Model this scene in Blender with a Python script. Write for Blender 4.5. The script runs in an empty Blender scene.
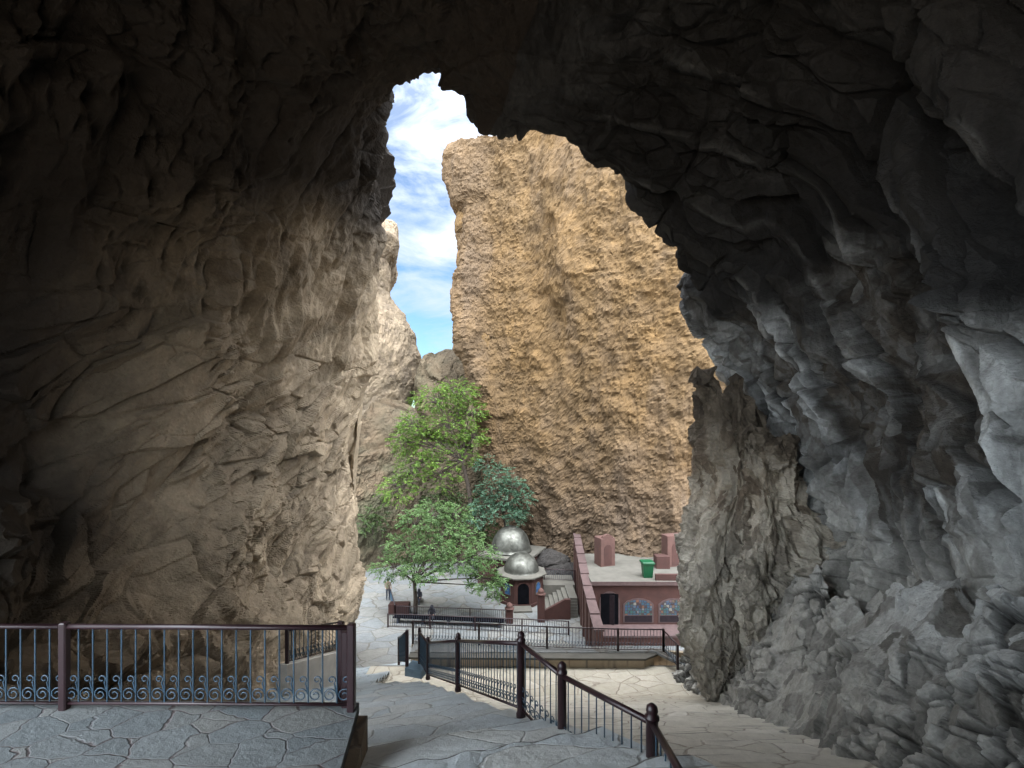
import bpy, math, random
import numpy as np
R = math.radians
random.seed(7)
rng = np.random.default_rng(11)
scene = bpy.context.scene
C = scene.collection

# ------------------------------------------------------------------ camera frame
F, CX, CY = 480.0, 512.0, 420.0          # focal length in pixels, principal column, horizon row
def W(px, py, Y):
    return ((px - CX) / F * Y, Y, (CY - py) / F * Y)

# ------------------------------------------------------------------ numpy noise
def _h(ix, iy, iz, seed):
    h = (ix.astype(np.uint32) * np.uint32(374761393) + iy.astype(np.uint32) * np.uint32(668265263)
         + iz.astype(np.uint32) * np.uint32(2147483647 - 1013904223) + np.uint32((seed * 2654435761) & 0xffffffff))
    h = (h ^ (h >> np.uint32(13))) * np.uint32(1274126177)
    h = (h ^ (h >> np.uint32(16))) * np.uint32(2246822519)
    return h ^ (h >> np.uint32(15))
def _f(h): return (h & np.uint32(0xffffff)).astype(np.float32) / np.float32(0x1000000)
def vnoise(P, seed=0):
    i = np.floor(P).astype(np.int32); f = (P - i).astype(np.float32)
    u = f * f * f * (f * (f * 6 - 15) + 10)
    out = 0
    for dx in (0, 1):
        wx = u[:, 0] if dx else 1 - u[:, 0]
        for dy in (0, 1):
            wy = u[:, 1] if dy else 1 - u[:, 1]
            for dz in (0, 1):
                wz = u[:, 2] if dz else 1 - u[:, 2]
                out = out + wx * wy * wz * _f(_h(i[:, 0] + dx, i[:, 1] + dy, i[:, 2] + dz, seed))
    return out * 2 - 1
def fbm(P, seed=0, oct=4, gain=0.5, lac=2.03):
    a, s, o = 1.0, 0, 0
    Q = P.astype(np.float32)
    for k in range(oct):
        o = o + a * vnoise(Q, seed + 17 * k); s += a; a *= gain; Q = Q * lac + 3.7
    return o / s
def facets(P, seed=0, tilt=0.8):
    """tilted random plane per Voronoi cell: height, crack distance, cell random"""
    P = P.astype(np.float32)
    i = np.floor(P).astype(np.int32)
    n = len(P)
    d1 = np.full(n, 9, np.float32); d2 = d1.copy()
    best = np.zeros((n, 3), np.float32); hid = np.zeros(n, np.uint32)
    for dx in (-1, 0, 1):
        for dy in (-1, 0, 1):
            for dz in (-1, 0, 1):
                cx, cy, cz = i[:, 0] + dx, i[:, 1] + dy, i[:, 2] + dz
                h = _h(cx, cy, cz, seed)
                h2 = h * np.uint32(2654435769); h2 = h2 ^ (h2 >> np.uint32(14))
                h3 = h2 * np.uint32(1664525) + np.uint32(1013904223); h3 = h3 ^ (h3 >> np.uint32(11))
                c = np.stack([cx + _f(h), cy + _f(h2), cz + _f(h3)], 1).astype(np.float32)
                d = ((c - P) ** 2).sum(1)
                m = d < d1
                d2 = np.where(m, d1, np.minimum(d2, d))
                d1 = np.where(m, d, d1)
                best[m] = c[m]; hid[m] = h[m]
    r = []
    q = hid
    for k in range(4):
        q = q * np.uint32(1597334677) + np.uint32(97 + k * 7919); q = q ^ (q >> np.uint32(13))
        r.append(_f(q))
    g = np.stack(r[:3], 1) * 2 - 1
    hgt = (r[3] - 0.5) + tilt * (g * (P - best)).sum(1)
    return hgt, np.sqrt(d2) - np.sqrt(d1), r[3]

def tri(P, seed=0):
    """continuous faceted noise: random lattice heights, linear inside each tetrahedron; also a random number per tetrahedron"""
    P = P.astype(np.float32); i = np.floor(P).astype(np.int32); f = P - i
    o = np.argsort(-f, axis=1); fs = np.take_along_axis(f, o, 1)
    c = i.copy(); h = lambda q: _f(_h(q[:, 0], q[:, 1], q[:, 2], seed))
    v = h(c) * (1 - fs[:, 0]); r = np.arange(len(P))
    c[r, o[:, 0]] += 1; v = v + h(c) * (fs[:, 0] - fs[:, 1])
    c[r, o[:, 1]] += 1; v = v + h(c) * (fs[:, 1] - fs[:, 2])
    c[r, o[:, 2]] += 1; v = v + h(c) * fs[:, 2]
    code = o[:, 0] * 3 + o[:, 1]
    return v * 2 - 1, _f(_h(i[:, 0] * 7 + code, i[:, 1], i[:, 2], seed + 5))

# ------------------------------------------------------------------ materials
class NT:
    def __init__(s, name):
        s.m = bpy.data.materials.new(name); s.m.use_nodes = True
        s.t = s.m.node_tree; s.b = s.t.nodes['Principled BSDF']
        s.out = s.t.nodes['Material Output']
    def n(s, typ, ins=None, **kw):
        nd = s.t.nodes.new(typ)
        for k, v in kw.items(): setattr(nd, k, v)
        for k, v in (ins or {}).items(): s.set(nd, k, v)
        return nd
    def set(s, nd, k, v):
        sock = nd.inputs[k]
        if isinstance(v, bpy.types.NodeSocket): s.t.links.new(v, sock)
        elif isinstance(v, (tuple, list)) and len(v) == 3 and sock.type == 'RGBA': sock.default_value = (*v, 1)
        else: sock.default_value = v
    def pos(s, kind='pos', scale=(1, 1, 1), rot=(0, 0, 0)):
        v = s.n('ShaderNodeNewGeometry').outputs['Position'] if kind == 'pos' else s.n('ShaderNodeTexCoord').outputs['Object']
        return s.n('ShaderNodeMapping', {'Vector': v, 'Scale': scale, 'Rotation': rot}).outputs[0]
    def noise(s, vec, scale, detail=4, rough=0.55, dist=0.0):
        return s.n('ShaderNodeTexNoise', {'Vector': vec, 'Scale': scale, 'Detail': detail, 'Roughness': rough, 'Distortion': dist}).outputs[0]
    def ramp(s, fac, stops):
        nd = s.n('ShaderNodeValToRGB', {'Fac': fac})
        e = nd.color_ramp.elements
        while len(e) < len(stops): e.new(0.5)
        for k, (p, c) in enumerate(stops):
            e[k].position = p; e[k].color = (*c, 1) if isinstance(c, tuple) else (c, c, c, 1)
        return nd.outputs[0]
    def mix(s, fac, a, b, mode='MIX'):
        nd = s.n('ShaderNodeMix', data_type='RGBA', blend_type=mode)
        for k, v in ((0, fac), (6, a), (7, b)):
            if isinstance(v, bpy.types.NodeSocket): s.t.links.new(v, nd.inputs[k])
            elif k == 0: nd.inputs[0].default_value = v
            else: nd.inputs[k].default_value = (*v, 1) if isinstance(v, tuple) else (v, v, v, 1)
        return nd.outputs[2]
    def math(s, op, a, b=0.0, c=0.0, clamp=False):
        nd = s.n('ShaderNodeMath', operation=op, use_clamp=clamp)
        for k, v in enumerate((a, b, c)):
            if isinstance(v, bpy.types.NodeSocket): s.t.links.new(v, nd.inputs[k])
            else: nd.inputs[k].default_value = v
        return nd.outputs[0]
    def bump(s, h, strength=0.5, dist=0.05, prev=None):
        ins = {'Height': h, 'Strength': strength, 'Distance': dist}
        if prev is not None: ins['Normal'] = prev
        return s.n('ShaderNodeBump', ins).outputs[0]
    def done(s, col, rough=0.85, normal=None, metal=0.0, spec=0.3):
        s.set(s.b, 'Base Color', col); s.set(s.b, 'Roughness', rough); s.set(s.b, 'Metallic', metal)
        s.set(s.b, 'Specular IOR Level', spec)
        if normal is not None: s.set(s.b, 'Normal', normal)
        return s.m

def simple(name, col, rough=0.6, metal=0.0, var=0.25, scale=6.0, bump=0.15, kind='pos', spec=0.4):
    m = NT(name); v = m.pos(kind)
    n = m.noise(v, scale, 5, 0.6)
    lo = tuple(c * (1 - var) for c in col); hi = tuple(min(1, c * (1 + var)) for c in col)
    cc = m.ramp(n, [(0.3, lo), (0.7, hi)])
    return m.done(cc, rough, m.bump(m.noise(v, scale * 6, 3), bump, 0.01) if bump else None, metal, spec)

def rock_mat(name, a, b, stain, stain_shade=None, bstrength=0.6, fscale=1.0, crack=True, facet=0.35):
    m = NT(name); v = m.pos()
    big = m.noise(v, 0.16 * fscale, 4, 0.6, 0.6)
    col = m.mix(m.ramp(big, [(0.36, 0.0), (0.62, 1.0)]), a, b)
    mid = m.noise(v, 0.7 * fscale, 6, 0.65, 0.3)
    col = m.mix(m.ramp(mid, [(0.45, 0.0), (0.75, 0.75)]), col, stain)
    at = m.n('ShaderNodeAttribute', attribute_name='cell').outputs['Fac']
    col = m.mix(1.0, col, m.ramp(at, [(0.12, 1.0 - facet), (0.85, 1.0 + 0.0)]), 'MULTIPLY')
    fine = m.noise(v, 9.0 * fscale, 6, 0.7)
    col = m.mix(0.8, col, m.ramp(fine, [(0.25, 0.55), (0.7, 1.0)]), 'MULTIPLY')
    h = m.math('ADD', fine, m.math('MULTIPLY', m.noise(v, 2.6 * fscale, 6, 0.65), 1.6))
    if crack:
        wv = m.n('ShaderNodeMix', data_type='VECTOR', ins={})
        wv.inputs[0].default_value = 0.12
        m.t.links.new(v, wv.inputs[4]); m.t.links.new(m.n('ShaderNodeTexNoise', {'Vector': v, 'Scale': 0.8, 'Detail': 3}).outputs['Color'], wv.inputs[5])
        vo = m.n('ShaderNodeTexVoronoi', {'Vector': wv.outputs[1], 'Scale': 1.7 * fscale}, feature='DISTANCE_TO_EDGE').outputs[0]
        ck = m.ramp(vo, [(0.0, 0.0), (0.035, 1.0)])
        ckm = m.mix(m.ramp(m.noise(v, 0.5, 2), [(0.42, 1.0), (0.6, 0.0)]), 1.0, ck)
        col = m.mix(0.6, col, ckm, 'MULTIPLY')
        h = m.math('ADD', h, m.math('MULTIPLY', ckm, 0.5))
    st = m.n('ShaderNodeAttribute', attribute_name='stain_shade').outputs['Fac']
    if stain_shade is not None:
        col = m.mix(st, col, stain_shade)
    return m.done(col, 0.88, m.bump(h, bstrength * 1.35, 0.10), spec=0.25)

# ------------------------------------------------------------------ mesh helpers
def link(o, parent=None):
    C.objects.link(o)
    if parent is not None: o.parent = parent
    return o
def tag(o, label=None, cat=None, group=None, kind=None):
    for k, v in (('label', label), ('category', cat), ('group', group), ('kind', kind)):
        if v: o[k] = v
    return o
def empty(name, loc, label, cat, group=None, rz=0):
    o = bpy.data.objects.new(name, None); o.location = loc; o.rotation_euler = (0, 0, rz)
    o.empty_display_size = 0.2
    return tag(link(o), label, cat, group)
def grid_mesh(name, P, mat, attrs=None, smooth=False, parent=None, wrap=False):
    ns, nt = P.shape[:2]
    me = bpy.data.meshes.new(name)
    idx = np.arange(ns * nt).reshape(ns, nt)
    if wrap: idx = np.concatenate([idx, idx[:1]], 0)
    q = np.stack([idx[:-1, :-1], idx[1:, :-1], idx[1:, 1:], idx[:-1, 1:]], -1).reshape(-1, 4)
    me.vertices.add(ns * nt); me.vertices.foreach_set('co', np.ascontiguousarray(P, np.float32).reshape(-1))
    me.loops.add(q.size); me.loops.foreach_set('vertex_index', q.astype(np.int32).reshape(-1))
    me.polygons.add(len(q)); me.polygons.foreach_set('loop_start', np.arange(0, q.size, 4, dtype=np.int32))
    me.update(calc_edges=True)
    for k, v in (attrs or {}).items():
        a = me.attributes.new(k, 'FLOAT', 'POINT'); a.data.foreach_set('value', np.ascontiguousarray(v, np.float32).reshape(-1))
    me.polygons.foreach_set('use_smooth', np.full(len(q), smooth))
    me.materials.append(mat)
    return link(bpy.data.objects.new(name, me), parent)

class MB:
    def __init__(s): s.v, s.f, s.mi, s.cur = [], [], [], 0
    def add(s, vs, fs):
        o = len(s.v); s.v += [tuple(p) for p in vs]
        for f in fs: s.f.append([i + o for i in f]); s.mi.append(s.cur)
        return s
    def box(s, x0, x1, y0, y1, z0, z1, rz=0, bev=0.0):
        cx, cy = (x0 + x1) / 2, (y0 + y1) / 2; c, sn = math.cos(rz), math.sin(rz)
        def rt(x, y, z): return (cx + (x - cx) * c - (y - cy) * sn, cy + (x - cx) * sn + (y - cy) * c, z)
        if bev <= 0:
            vs = [rt(x, y, z) for z in (z0, z1) for y in (y0, y1) for x in (x0, x1)]
            return s.add(vs, [(0, 2, 3, 1), (4, 5, 7, 6), (0, 1, 5, 4), (2, 6, 7, 3), (0, 4, 6, 2), (1, 3, 7, 5)])
        b = bev; vs = []
        for z, i in ((z0, 0), (z1 - b, 0), (z1, b)):
            for x, y in ((x0 + b + i, y0 + i), (x1 - b - i, y0 + i), (x1 - i, y0 + b + i), (x1 - i, y1 - b - i), (x1 - b - i, y1 - i), (x0 + b + i, y1 - i), (x0 + i, y1 - b - i), (x0 + i, y0 + b + i)):
                vs.append(rt(x, y, z))
        fs = [list(range(7, -1, -1)), [16 + k for k in range(8)]]
        for l in (0, 8):
            for k in range(8): fs.append([l + k, l + (k + 1) % 8, l + 8 + (k + 1) % 8, l + 8 + k])
        return s.add(vs, fs)
    def tube(s, pts, r, n=6, cap=True):
        pts = [np.array(p, float) for p in pts]
        rs = r if isinstance(r, (list, tuple)) else [r] * len(pts)
        vs, prev = [], None
        for k, p in enumerate(pts):
            d = pts[min(k + 1, len(pts) - 1)] - pts[max(k - 1, 0)]
            d = d / (np.linalg.norm(d) + 1e-9)
            if prev is None:
                u = np.cross(d, (0, 0, 1.0) if abs(d[2]) < 0.9 else (1.0, 0, 0))
            else: u = prev - d * prev.dot(d)
            u /= np.linalg.norm(u) + 1e-9; prev = u; w = np.cross(d, u)
            for j in range(n):
                a = 2 * math.pi * j / n
                vs.append(p + rs[k] * (math.cos(a) * u + math.sin(a) * w))
        fs = []
        for k in range(len(pts) - 1):
            for j in range(n):
                fs.append((k * n + j, k * n + (j + 1) % n, (k + 1) * n + (j + 1) % n, (k + 1) * n + j))
        if cap: fs += [list(range(n - 1, -1, -1)), [(len(pts) - 1) * n + j for j in range(n)]]
        return s.add(vs, fs)
    def lathe(s, c, prof, n=24, a0=0.0):
        vs, fs = [], []
        for r, z in prof:
            for j in range(n):
                a = a0 + 2 * math.pi * j / n; vs.append((c[0] + r * math.cos(a), c[1] + r * math.sin(a), c[2] + z))
        for k in range(len(prof) - 1):
            for j in range(n): fs.append((k * n + j, k * n + (j + 1) % n, (k + 1) * n + (j + 1) % n, (k + 1) * n + j))
        fs += [list(range(n - 1, -1, -1)), [(len(prof) - 1) * n + j for j in range(n)]]
        return s.add(vs, fs)
    def prism(s, poly, to3, d0, d1):
        """extrude a 2-D polygon; to3(u, v, d) gives the point"""
        n = len(poly)
        vs = [to3(u, v, d0) for u, v in poly] + [to3(u, v, d1) for u, v in poly]
        fs = [list(range(n)), [n + k for k in range(n - 1, -1, -1)]]
        for k in range(n): fs.append((k, n + k, n + (k + 1) % n, (k + 1) % n))
        return s.add(vs, fs)
    def build(s, name, mat, parent=None, smooth=False, org=None):
        me = bpy.data.meshes.new(name)
        o3 = org or ((parent.location if parent is not None and parent.type == 'EMPTY' else (0, 0, 0)))
        me.from_pydata([(a - o3[0], b - o3[1], c - o3[2]) for a, b, c in s.v], [], s.f)
        for mm in (mat if isinstance(mat, list) else [mat]): me.materials.append(mm)
        me.polygons.foreach_set('material_index', s.mi)
        me.polygons.foreach_set('use_smooth', [smooth] * len(s.f))
        me.update()
        ob = link(bpy.data.objects.new(name, me), parent)
        if org: ob.location = org
        return ob

def catmull(K, ts):
    """K: (k, ..., 3) control points; ts in [0, k-1]"""
    k = len(K); i = np.clip(np.floor(ts).astype(int), 0, k - 2); f = (ts - i)
    sh = (len(ts),) + (1,) * (K.ndim - 1); f = f.reshape(sh)
    p0 = K[np.maximum(i - 1, 0)]; p1 = K[i]; p2 = K[i + 1]; p3 = K[np.minimum(i + 2, k - 1)]
    return 0.5 * (2 * p1 + (p2 - p0) * f + (2 * p0 - 5 * p1 + 4 * p2 - p3) * f ** 2 + (3 * p1 - p0 - 3 * p2 + p3) * f ** 3)
def seg_ts(counts):
    t = [np.linspace(k, k + 1, c, endpoint=False) for k, c in enumerate(counts)]
    return np.append(np.concatenate(t), len(counts))
def grid_normals(P):
    du = np.gradient(P, axis=0); dv = np.gradient(P, axis=1)
    n = np.cross(du, dv); return n / (np.linalg.norm(n, axis=-1, keepdims=True) + 1e-9)
def lin0(x, w): return np.clip(x / w, 0, 1)
def sstep(a, b, x):
    t = np.clip((x - a) / (b - a), 0, 1); return t * t * (3 - 2 * t)

# ------------------------------------------------------------------ materials used
M = {}
M['cave'] = rock_mat('cave_rock', (0.47, 0.375, 0.26), (0.37, 0.295, 0.205), (0.20, 0.15, 0.105), stain_shade=(0.017, 0.0138, 0.0118), crack=False, facet=0.5)
def faceted_mat(name, dark, midc, pale, lowc, stain_shade, k=1.0):
    m = NT(name); v = m.pos()
    at = m.n('ShaderNodeAttribute', attribute_name='cell').outputs['Fac']
    n1 = m.noise(v, 0.45, 5, 0.65, 0.5)
    f = m.math('ADD', at, m.math('MULTIPLY', m.math('SUBTRACT', n1, 0.5), 0.5))
    col = m.ramp(f, [(0.25, dark), (0.45, midc), (0.66, pale)])
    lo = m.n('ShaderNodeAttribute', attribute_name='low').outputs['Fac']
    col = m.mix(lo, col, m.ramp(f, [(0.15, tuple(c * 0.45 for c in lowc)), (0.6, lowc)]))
    st = m.n('ShaderNodeAttribute', attribute_name='stain_shade').outputs['Fac']
    col = m.mix(st, col, m.ramp(f, [(0.25, tuple(c * 0.45 for c in stain_shade)), (0.8, stain_shade)]))
    fine = m.noise(v, 8.0, 7, 0.72)
    col = m.mix(0.8, col, m.ramp(fine, [(0.28, 0.5), (0.66, 1.0)]), 'MULTIPLY')
    ve = m.noise(m.pos('pos', (6, 6, 0.5)), 1.0, 4, 0.6)
    col = m.mix(0.5, col, m.ramp(ve, [(0.35, 0.55), (0.6, 1.0)]), 'MULTIPLY')
    h = m.math('ADD', fine, m.math('MULTIPLY', m.noise(v, 2.2, 6, 0.65), 1.3))
    return m.done(col, 0.85, m.bump(h, 0.9, 0.09), spec=0.3)
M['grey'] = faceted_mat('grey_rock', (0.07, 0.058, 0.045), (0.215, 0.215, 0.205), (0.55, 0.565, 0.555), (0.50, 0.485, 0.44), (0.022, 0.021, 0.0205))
M['outcrop'] = faceted_mat('outcrop_rock', (0.18, 0.135, 0.095), (0.34, 0.28, 0.205), (0.48, 0.42, 0.335), (0.60, 0.555, 0.47), (0.10, 0.076, 0.052))
M['ochre'] = rock_mat('ochre_rock', (0.148, 0.087, 0.034), (0.122, 0.075, 0.033), (0.082, 0.051, 0.025), stain_shade=(0.075, 0.054, 0.038), bstrength=0.75, fscale=0.8, crack=False)
M['pale'] = rock_mat('pale_rock', (0.27, 0.205, 0.135), (0.2, 0.155, 0.105), (0.16, 0.12, 0.09), stain_shade=(0.12, 0.11, 0.09), bstrength=0.7)
M['brownrock'] = rock_mat('brown_rock', (0.13, 0.093, 0.058), (0.10, 0.08, 0.05), (0.06, 0.053, 0.033), stain_shade=(0.045, 0.05, 0.028), bstrength=0.8)

def paving(name, c1, c2, c3, mortar, sx, sy, rot=0.0, rough=0.75, gap=0.04, far_shade=None):
    m = NT(name); v = m.pos('pos', (sx, sy, 0.0), (0, 0, rot))
    d = m.n('ShaderNodeTexNoise', {'Vector': v, 'Scale': 1.6, 'Detail': 3}).outputs['Color']
    wv = m.n('ShaderNodeMix', data_type='VECTOR'); wv.inputs[0].default_value = 0.22
    m.t.links.new(v, wv.inputs[4]); m.t.links.new(d, wv.inputs[5])
    e = m.n('ShaderNodeTexVoronoi', {'Vector': wv.outputs[1], 'Scale': 1.0, 'Randomness': 0.9}, feature='DISTANCE_TO_EDGE').outputs[0]
    cc = m.n('ShaderNodeTexVoronoi', {'Vector': wv.outputs[1], 'Scale': 1.0, 'Randomness': 0.9})
    g = m.n('ShaderNodeSeparateColor', {'Color': cc.outputs['Color']}).outputs[0]
    col = m.ramp(g, [(0.0, c1), (0.5, c2), (1.0, c3)])
    p = m.pos()
    col = m.mix(0.75, col, m.ramp(m.noise(p, 3.0, 6, 0.7), [(0.3, 0.7), (0.7, 1.0)]), 'MULTIPLY')
    col = m.mix(0.45, col, m.ramp(m.noise(p, 0.35, 3, 0.6), [(0.35, 0.7), (0.65, 1.0)]), 'MULTIPLY')
    ed = m.ramp(e, [(gap * 0.35, 0.0), (gap, 1.0)])
    mk = m.ramp(m.noise(p, 1.1, 3), [(0.36, 0.25), (0.56, 1.0)])
    col = m.mix(m.math('MULTIPLY', m.math('SUBTRACT', 1.0, ed), mk), col, mortar)
    if far_shade:                                        # shade put into the colour lower down, offsets the brighter skylight there
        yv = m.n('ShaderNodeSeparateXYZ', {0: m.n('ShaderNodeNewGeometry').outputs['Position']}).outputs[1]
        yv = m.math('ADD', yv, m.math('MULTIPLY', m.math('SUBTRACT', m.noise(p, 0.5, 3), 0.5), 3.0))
        mr = m.n('ShaderNodeMapRange', {0: yv, 1: far_shade[0], 2: far_shade[1], 3: 0.0, 4: 1.0}, interpolation_type='SMOOTHSTEP').outputs[0]
        col = m.mix(mr, col, m.mix(1.0, col, far_shade[2], 'MULTIPLY'))
    h = m.math('ADD', m.math('MULTIPLY', ed, 0.4), m.math('MULTIPLY', m.noise(p, 5, 8, 0.72), 1.4))
    h = m.math('ADD', h, m.math('MULTIPLY', g, 0.7))
    rr = m.ramp(m.noise(p, 2.0, 4), [(0.3, rough - 0.2), (0.7, rough + 0.1)])
    return m.done(col, rr, m.bump(h, 0.85, 0.035), spec=0.4)
M['stairs'] = paving('stair_flagstone', (0.54, 0.60, 0.63), (0.60, 0.65, 0.665), (0.64, 0.66, 0.64), (0.32, 0.33, 0.32), 1.3, 1.9, 0.35, gap=0.02, far_shade=(9.5, 15.0, (0.52, 0.54, 0.55)))
M['terrace'] = paving('terrace_flagstone', (0.125, 0.145, 0.152), (0.165, 0.182, 0.185), (0.185, 0.188, 0.176), (0.075, 0.058, 0.057), 2.5, 3.6, 0.2, gap=0.022)
M['court'] = paving('courtyard_flagstone', (0.12, 0.128, 0.13), (0.14, 0.145, 0.143), (0.15, 0.145, 0.13), (0.075, 0.067, 0.056), 0.8, 1.0, 0.5)
M['cream'] = paving('cream_flagstone', (0.74, 0.70, 0.61), (0.66, 0.63, 0.54), (0.78, 0.745, 0.66), (0.34, 0.30, 0.25), 1.2, 1.7, 0.1, gap=0.025, far_shade=(14.0, 20.0, (0.66, 0.63, 0.58)))
M['wallstone'] = paving('wall_stone', (0.32, 0.25, 0.17), (0.36, 0.29, 0.2), (0.28, 0.22, 0.15), (0.12, 0.1, 0.08), 1.4, 1.4)
M['earth'] = simple('dry_earth', (0.22, 0.17, 0.12), 0.95, 0, 0.3, 0.4, 0.3)
M['bluestone'] = simple('blue_grey_stone', (0.10, 0.15, 0.19), 0.9, 0, 0.25, 3.0, 0.4)
M['limewash'] = simple('limewash', (0.5, 0.47, 0.42), 0.9, 0, 0.2, 2.0, 0.4)
M['nose'] = simple('step_edge_stone', (0.12, 0.118, 0.11), 0.9, 0, 0.4, 5.0, 0.5)
M['darkrock'] = rock_mat('dark_rock', (0.045, 0.04, 0.036), (0.035, 0.032, 0.03), (0.02, 0.018, 0.017), crack=False)
M['maroon'] = simple('maroon_paint', (0.016, 0.005, 0.007), 0.38, 0.0, 0.25, 14, 0.1, spec=0.5)
M['blue'] = simple('blue_paint', (0.018, 0.043, 0.068), 0.45, 0.0, 0.3, 12, 0.1, spec=0.5)
M['navy'] = simple('dark_iron', (0.03, 0.035, 0.05), 0.5, 0.0, 0.3, 12, 0.1)
M['brick'] = simple('red_plaster', (0.036, 0.0125, 0.0092), 0.85, 0, 0.22, 2.0, 0.4)
M['pink'] = simple('pink_plaster', (0.060, 0.028, 0.022), 0.85, 0, 0.2, 2.0, 0.4)
M['coping'] = simple('mauve_coping', (0.056, 0.034, 0.032), 0.8, 0, 0.22, 3.0, 0.4)
M['concrete'] = simple('pale_concrete', (0.07, 0.065, 0.054), 0.85, 0, 0.2, 1.5, 0.4)
M['dark'] = simple('dark_opening', (0.004, 0.004, 0.005), 1.0, 0, 0.3, 3, 0, spec=0.0)
M['wood'] = simple('dark_door_wood', (0.014, 0.010, 0.012), 0.8, 0, 0.3, 5, 0.2, spec=0.1)
M['green'] = simple('green_plastic', (0.0, 0.045, 0.016), 0.45, 0, 0.15, 4, 0.0)
M['glassblue'] = simple('blue_pane', (0.03, 0.07, 0.15), 0.2, 0, 0.4, 4, 0.0)
M['bark'] = simple('bark', (0.035, 0.026, 0.019), 0.95, 0, 0.35, 8, 0.8)
def dome_mat():
    m = NT('dome_metal'); v = m.pos()
    n = m.noise(v, 1.3, 5, 0.65, 0.4)
    col = m.ramp(n, [(0.3, (0.035, 0.035, 0.03)), (0.5, (0.085, 0.085, 0.073)), (0.72, (0.15, 0.15, 0.132))])
    rr = m.ramp(m.noise(v, 3.0, 4), [(0.3, 0.38), (0.7, 0.68)])
    return m.done(col, rr, m.bump(m.noise(v, 5, 3), 0.25, 0.03), metal=0.8, spec=0.5)
M['dome'] = dome_mat()
def lattice_mat():
    m = NT('stained_glass'); v = m.pos('obj', (5.2, 5.2, 5.2))
    vo = m.n('ShaderNodeTexVoronoi', {'Vector': v, 'Scale': 1.0, 'Randomness': 0.35})
    g = m.n('ShaderNodeSeparateColor', {'Color': vo.outputs['Color']}).outputs[0]
    col = m.ramp(g, [(0.0, (0.01, 0.05, 0.065)), (0.4, (0.012, 0.036, 0.08)), (0.62, (0.01, 0.055, 0.045)), (0.8, (0.11, 0.04, 0.02)), (0.9, (0.02, 0.05, 0.09)), (0.985, (0.13, 0.125, 0.11))])
    e = m.n('ShaderNodeTexVoronoi', {'Vector': v, 'Scale': 1.0, 'Randomness': 0.35}, feature='DISTANCE_TO_EDGE').outputs[0]
    col = m.mix(m.ramp(e, [(0.06, 1.0), (0.1, 0.0)]), col, (0.02, 0.008, 0.007))
    return m.done(col, 0.5, spec=0.5)
M['lattice'] = lattice_mat()
def leaf_mat(name, a, b, c):
    m = NT(name)
    r = m.n('ShaderNodeNewGeometry').outputs['Random Per Island']
    col = m.ramp(r, [(0.0, a), (0.5, b), (1.0, c)])
    col = m.mix(0.6, col, m.ramp(m.noise(m.pos(), 0.9, 3), [(0.35, 0.35), (0.65, 1.0)]), 'MULTIPLY')
    m.done(col, 0.55, spec=0.35)
    tr = m.n('ShaderNodeBsdfTranslucent', {'Color': m.mix(1.0, col, (1.0, 1.0, 0.6), 'MULTIPLY')})
    mx = m.n('ShaderNodeMixShader', {0: 0.4}); m.t.links.new(m.b.outputs[0], mx.inputs[1]); m.t.links.new(tr.outputs[0], mx.inputs[2])
    m.t.links.new(mx.outputs[0], m.out.inputs[0]); return m.m
M['leaf_near'] = leaf_mat('leaf_green', (0.05, 0.105, 0.03), (0.085, 0.155, 0.05), (0.14, 0.22, 0.085))
M['leaf_lime'] = leaf_mat('leaf_lime', (0.045, 0.10, 0.012), (0.09, 0.165, 0.022), (0.155, 0.235, 0.04))
M['leaf_teal'] = leaf_mat('leaf_teal', (0.03, 0.08, 0.045), (0.06, 0.125, 0.078), (0.11, 0.19, 0.125))
M['leaf_dark'] = leaf_mat('leaf_dark', (0.035, 0.06, 0.02), (0.055, 0.09, 0.03), (0.09, 0.13, 0.045))

# ------------------------------------------------------------------ the cave: a tunnel-shaped shell
LIP = [(250, 660, 27), (349, 622, 29), (352, 545, 29), (354, 460, 28.2), (367, 360, 26.5), (374, 262, 24), (379, 180, 21),
       (377, 108, 18.5), (431, 66, 16.5), (502, 122, 16), (580, 148, 16), (640, 208, 16.6), (692, 278, 18.5), (718, 366, 20.5),
       (765, 480, 20.5), (815, 600, 20), (835, 740, 18)]
lip = np.array([W(*p) for p in LIP])
def sec(Y, pts): return np.array([(x, Y, z) for x, z in pts], float)
A = sec(12, [(-4.0, -9.6), (-8.2, -7.4), (-10.4, -4.6), (-11.2, -1.5), (-11.3, 2), (-10.6, 5.5), (-9.2, 9), (-6.5, 11.8), (-2.5, 13.2), (1.5, 12.8),
             (4.6, 11.2), (6.8, 8.8), (8.2, 5.8), (9, 2), (8.9, -2), (8.2, -5.8), (6.6, -10.5)])
B = sec(6.5, [(-2.8, -7.5), (-6.3, -5.0), (-9.3, -3.2), (-10.8, -0.5), (-11.5, 3), (-11.3, 6.5), (-10, 10.2), (-7, 13), (-2, 14.4), (2, 14.2),
            (5.8, 12.6), (8.2, 10), (9.3, 6.5), (9.4, 3), (8.8, -0.5), (8.0, -3.8), (6.6, -8.5)])
Cc = sec(0, [(-3.0, -5.5), (-7.5, -4.5), (-10, -2), (-11.3, 1), (-12, 4), (-11.8, 7.5), (-10.3, 11), (-7, 14), (-2, 15.4), (2, 15.2),
             (6, 13.6), (8.4, 10.8), (9.5, 7.0), (9.5, 3.5), (9, 0.5), (8.4, -2), (6.8, -6)])
D = Cc * np.array([1.0, 1, 1.0]) + np.array([0, -8, 1.5])
E = Cc * np.array([1.05, 1, 1.05]) + np.array([0, -15, 3.0])
E[:, 2] = np.minimum(E[:, 2], 3.5)  # unseen rear roof lowered so that light enters only from low down
cen = np.array([-0.5, 27, 2.0])
rad = lip - cen; rad[:, 1] = 0; rad /= np.linalg.norm(rad, axis=1, keepdims=True)
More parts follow.
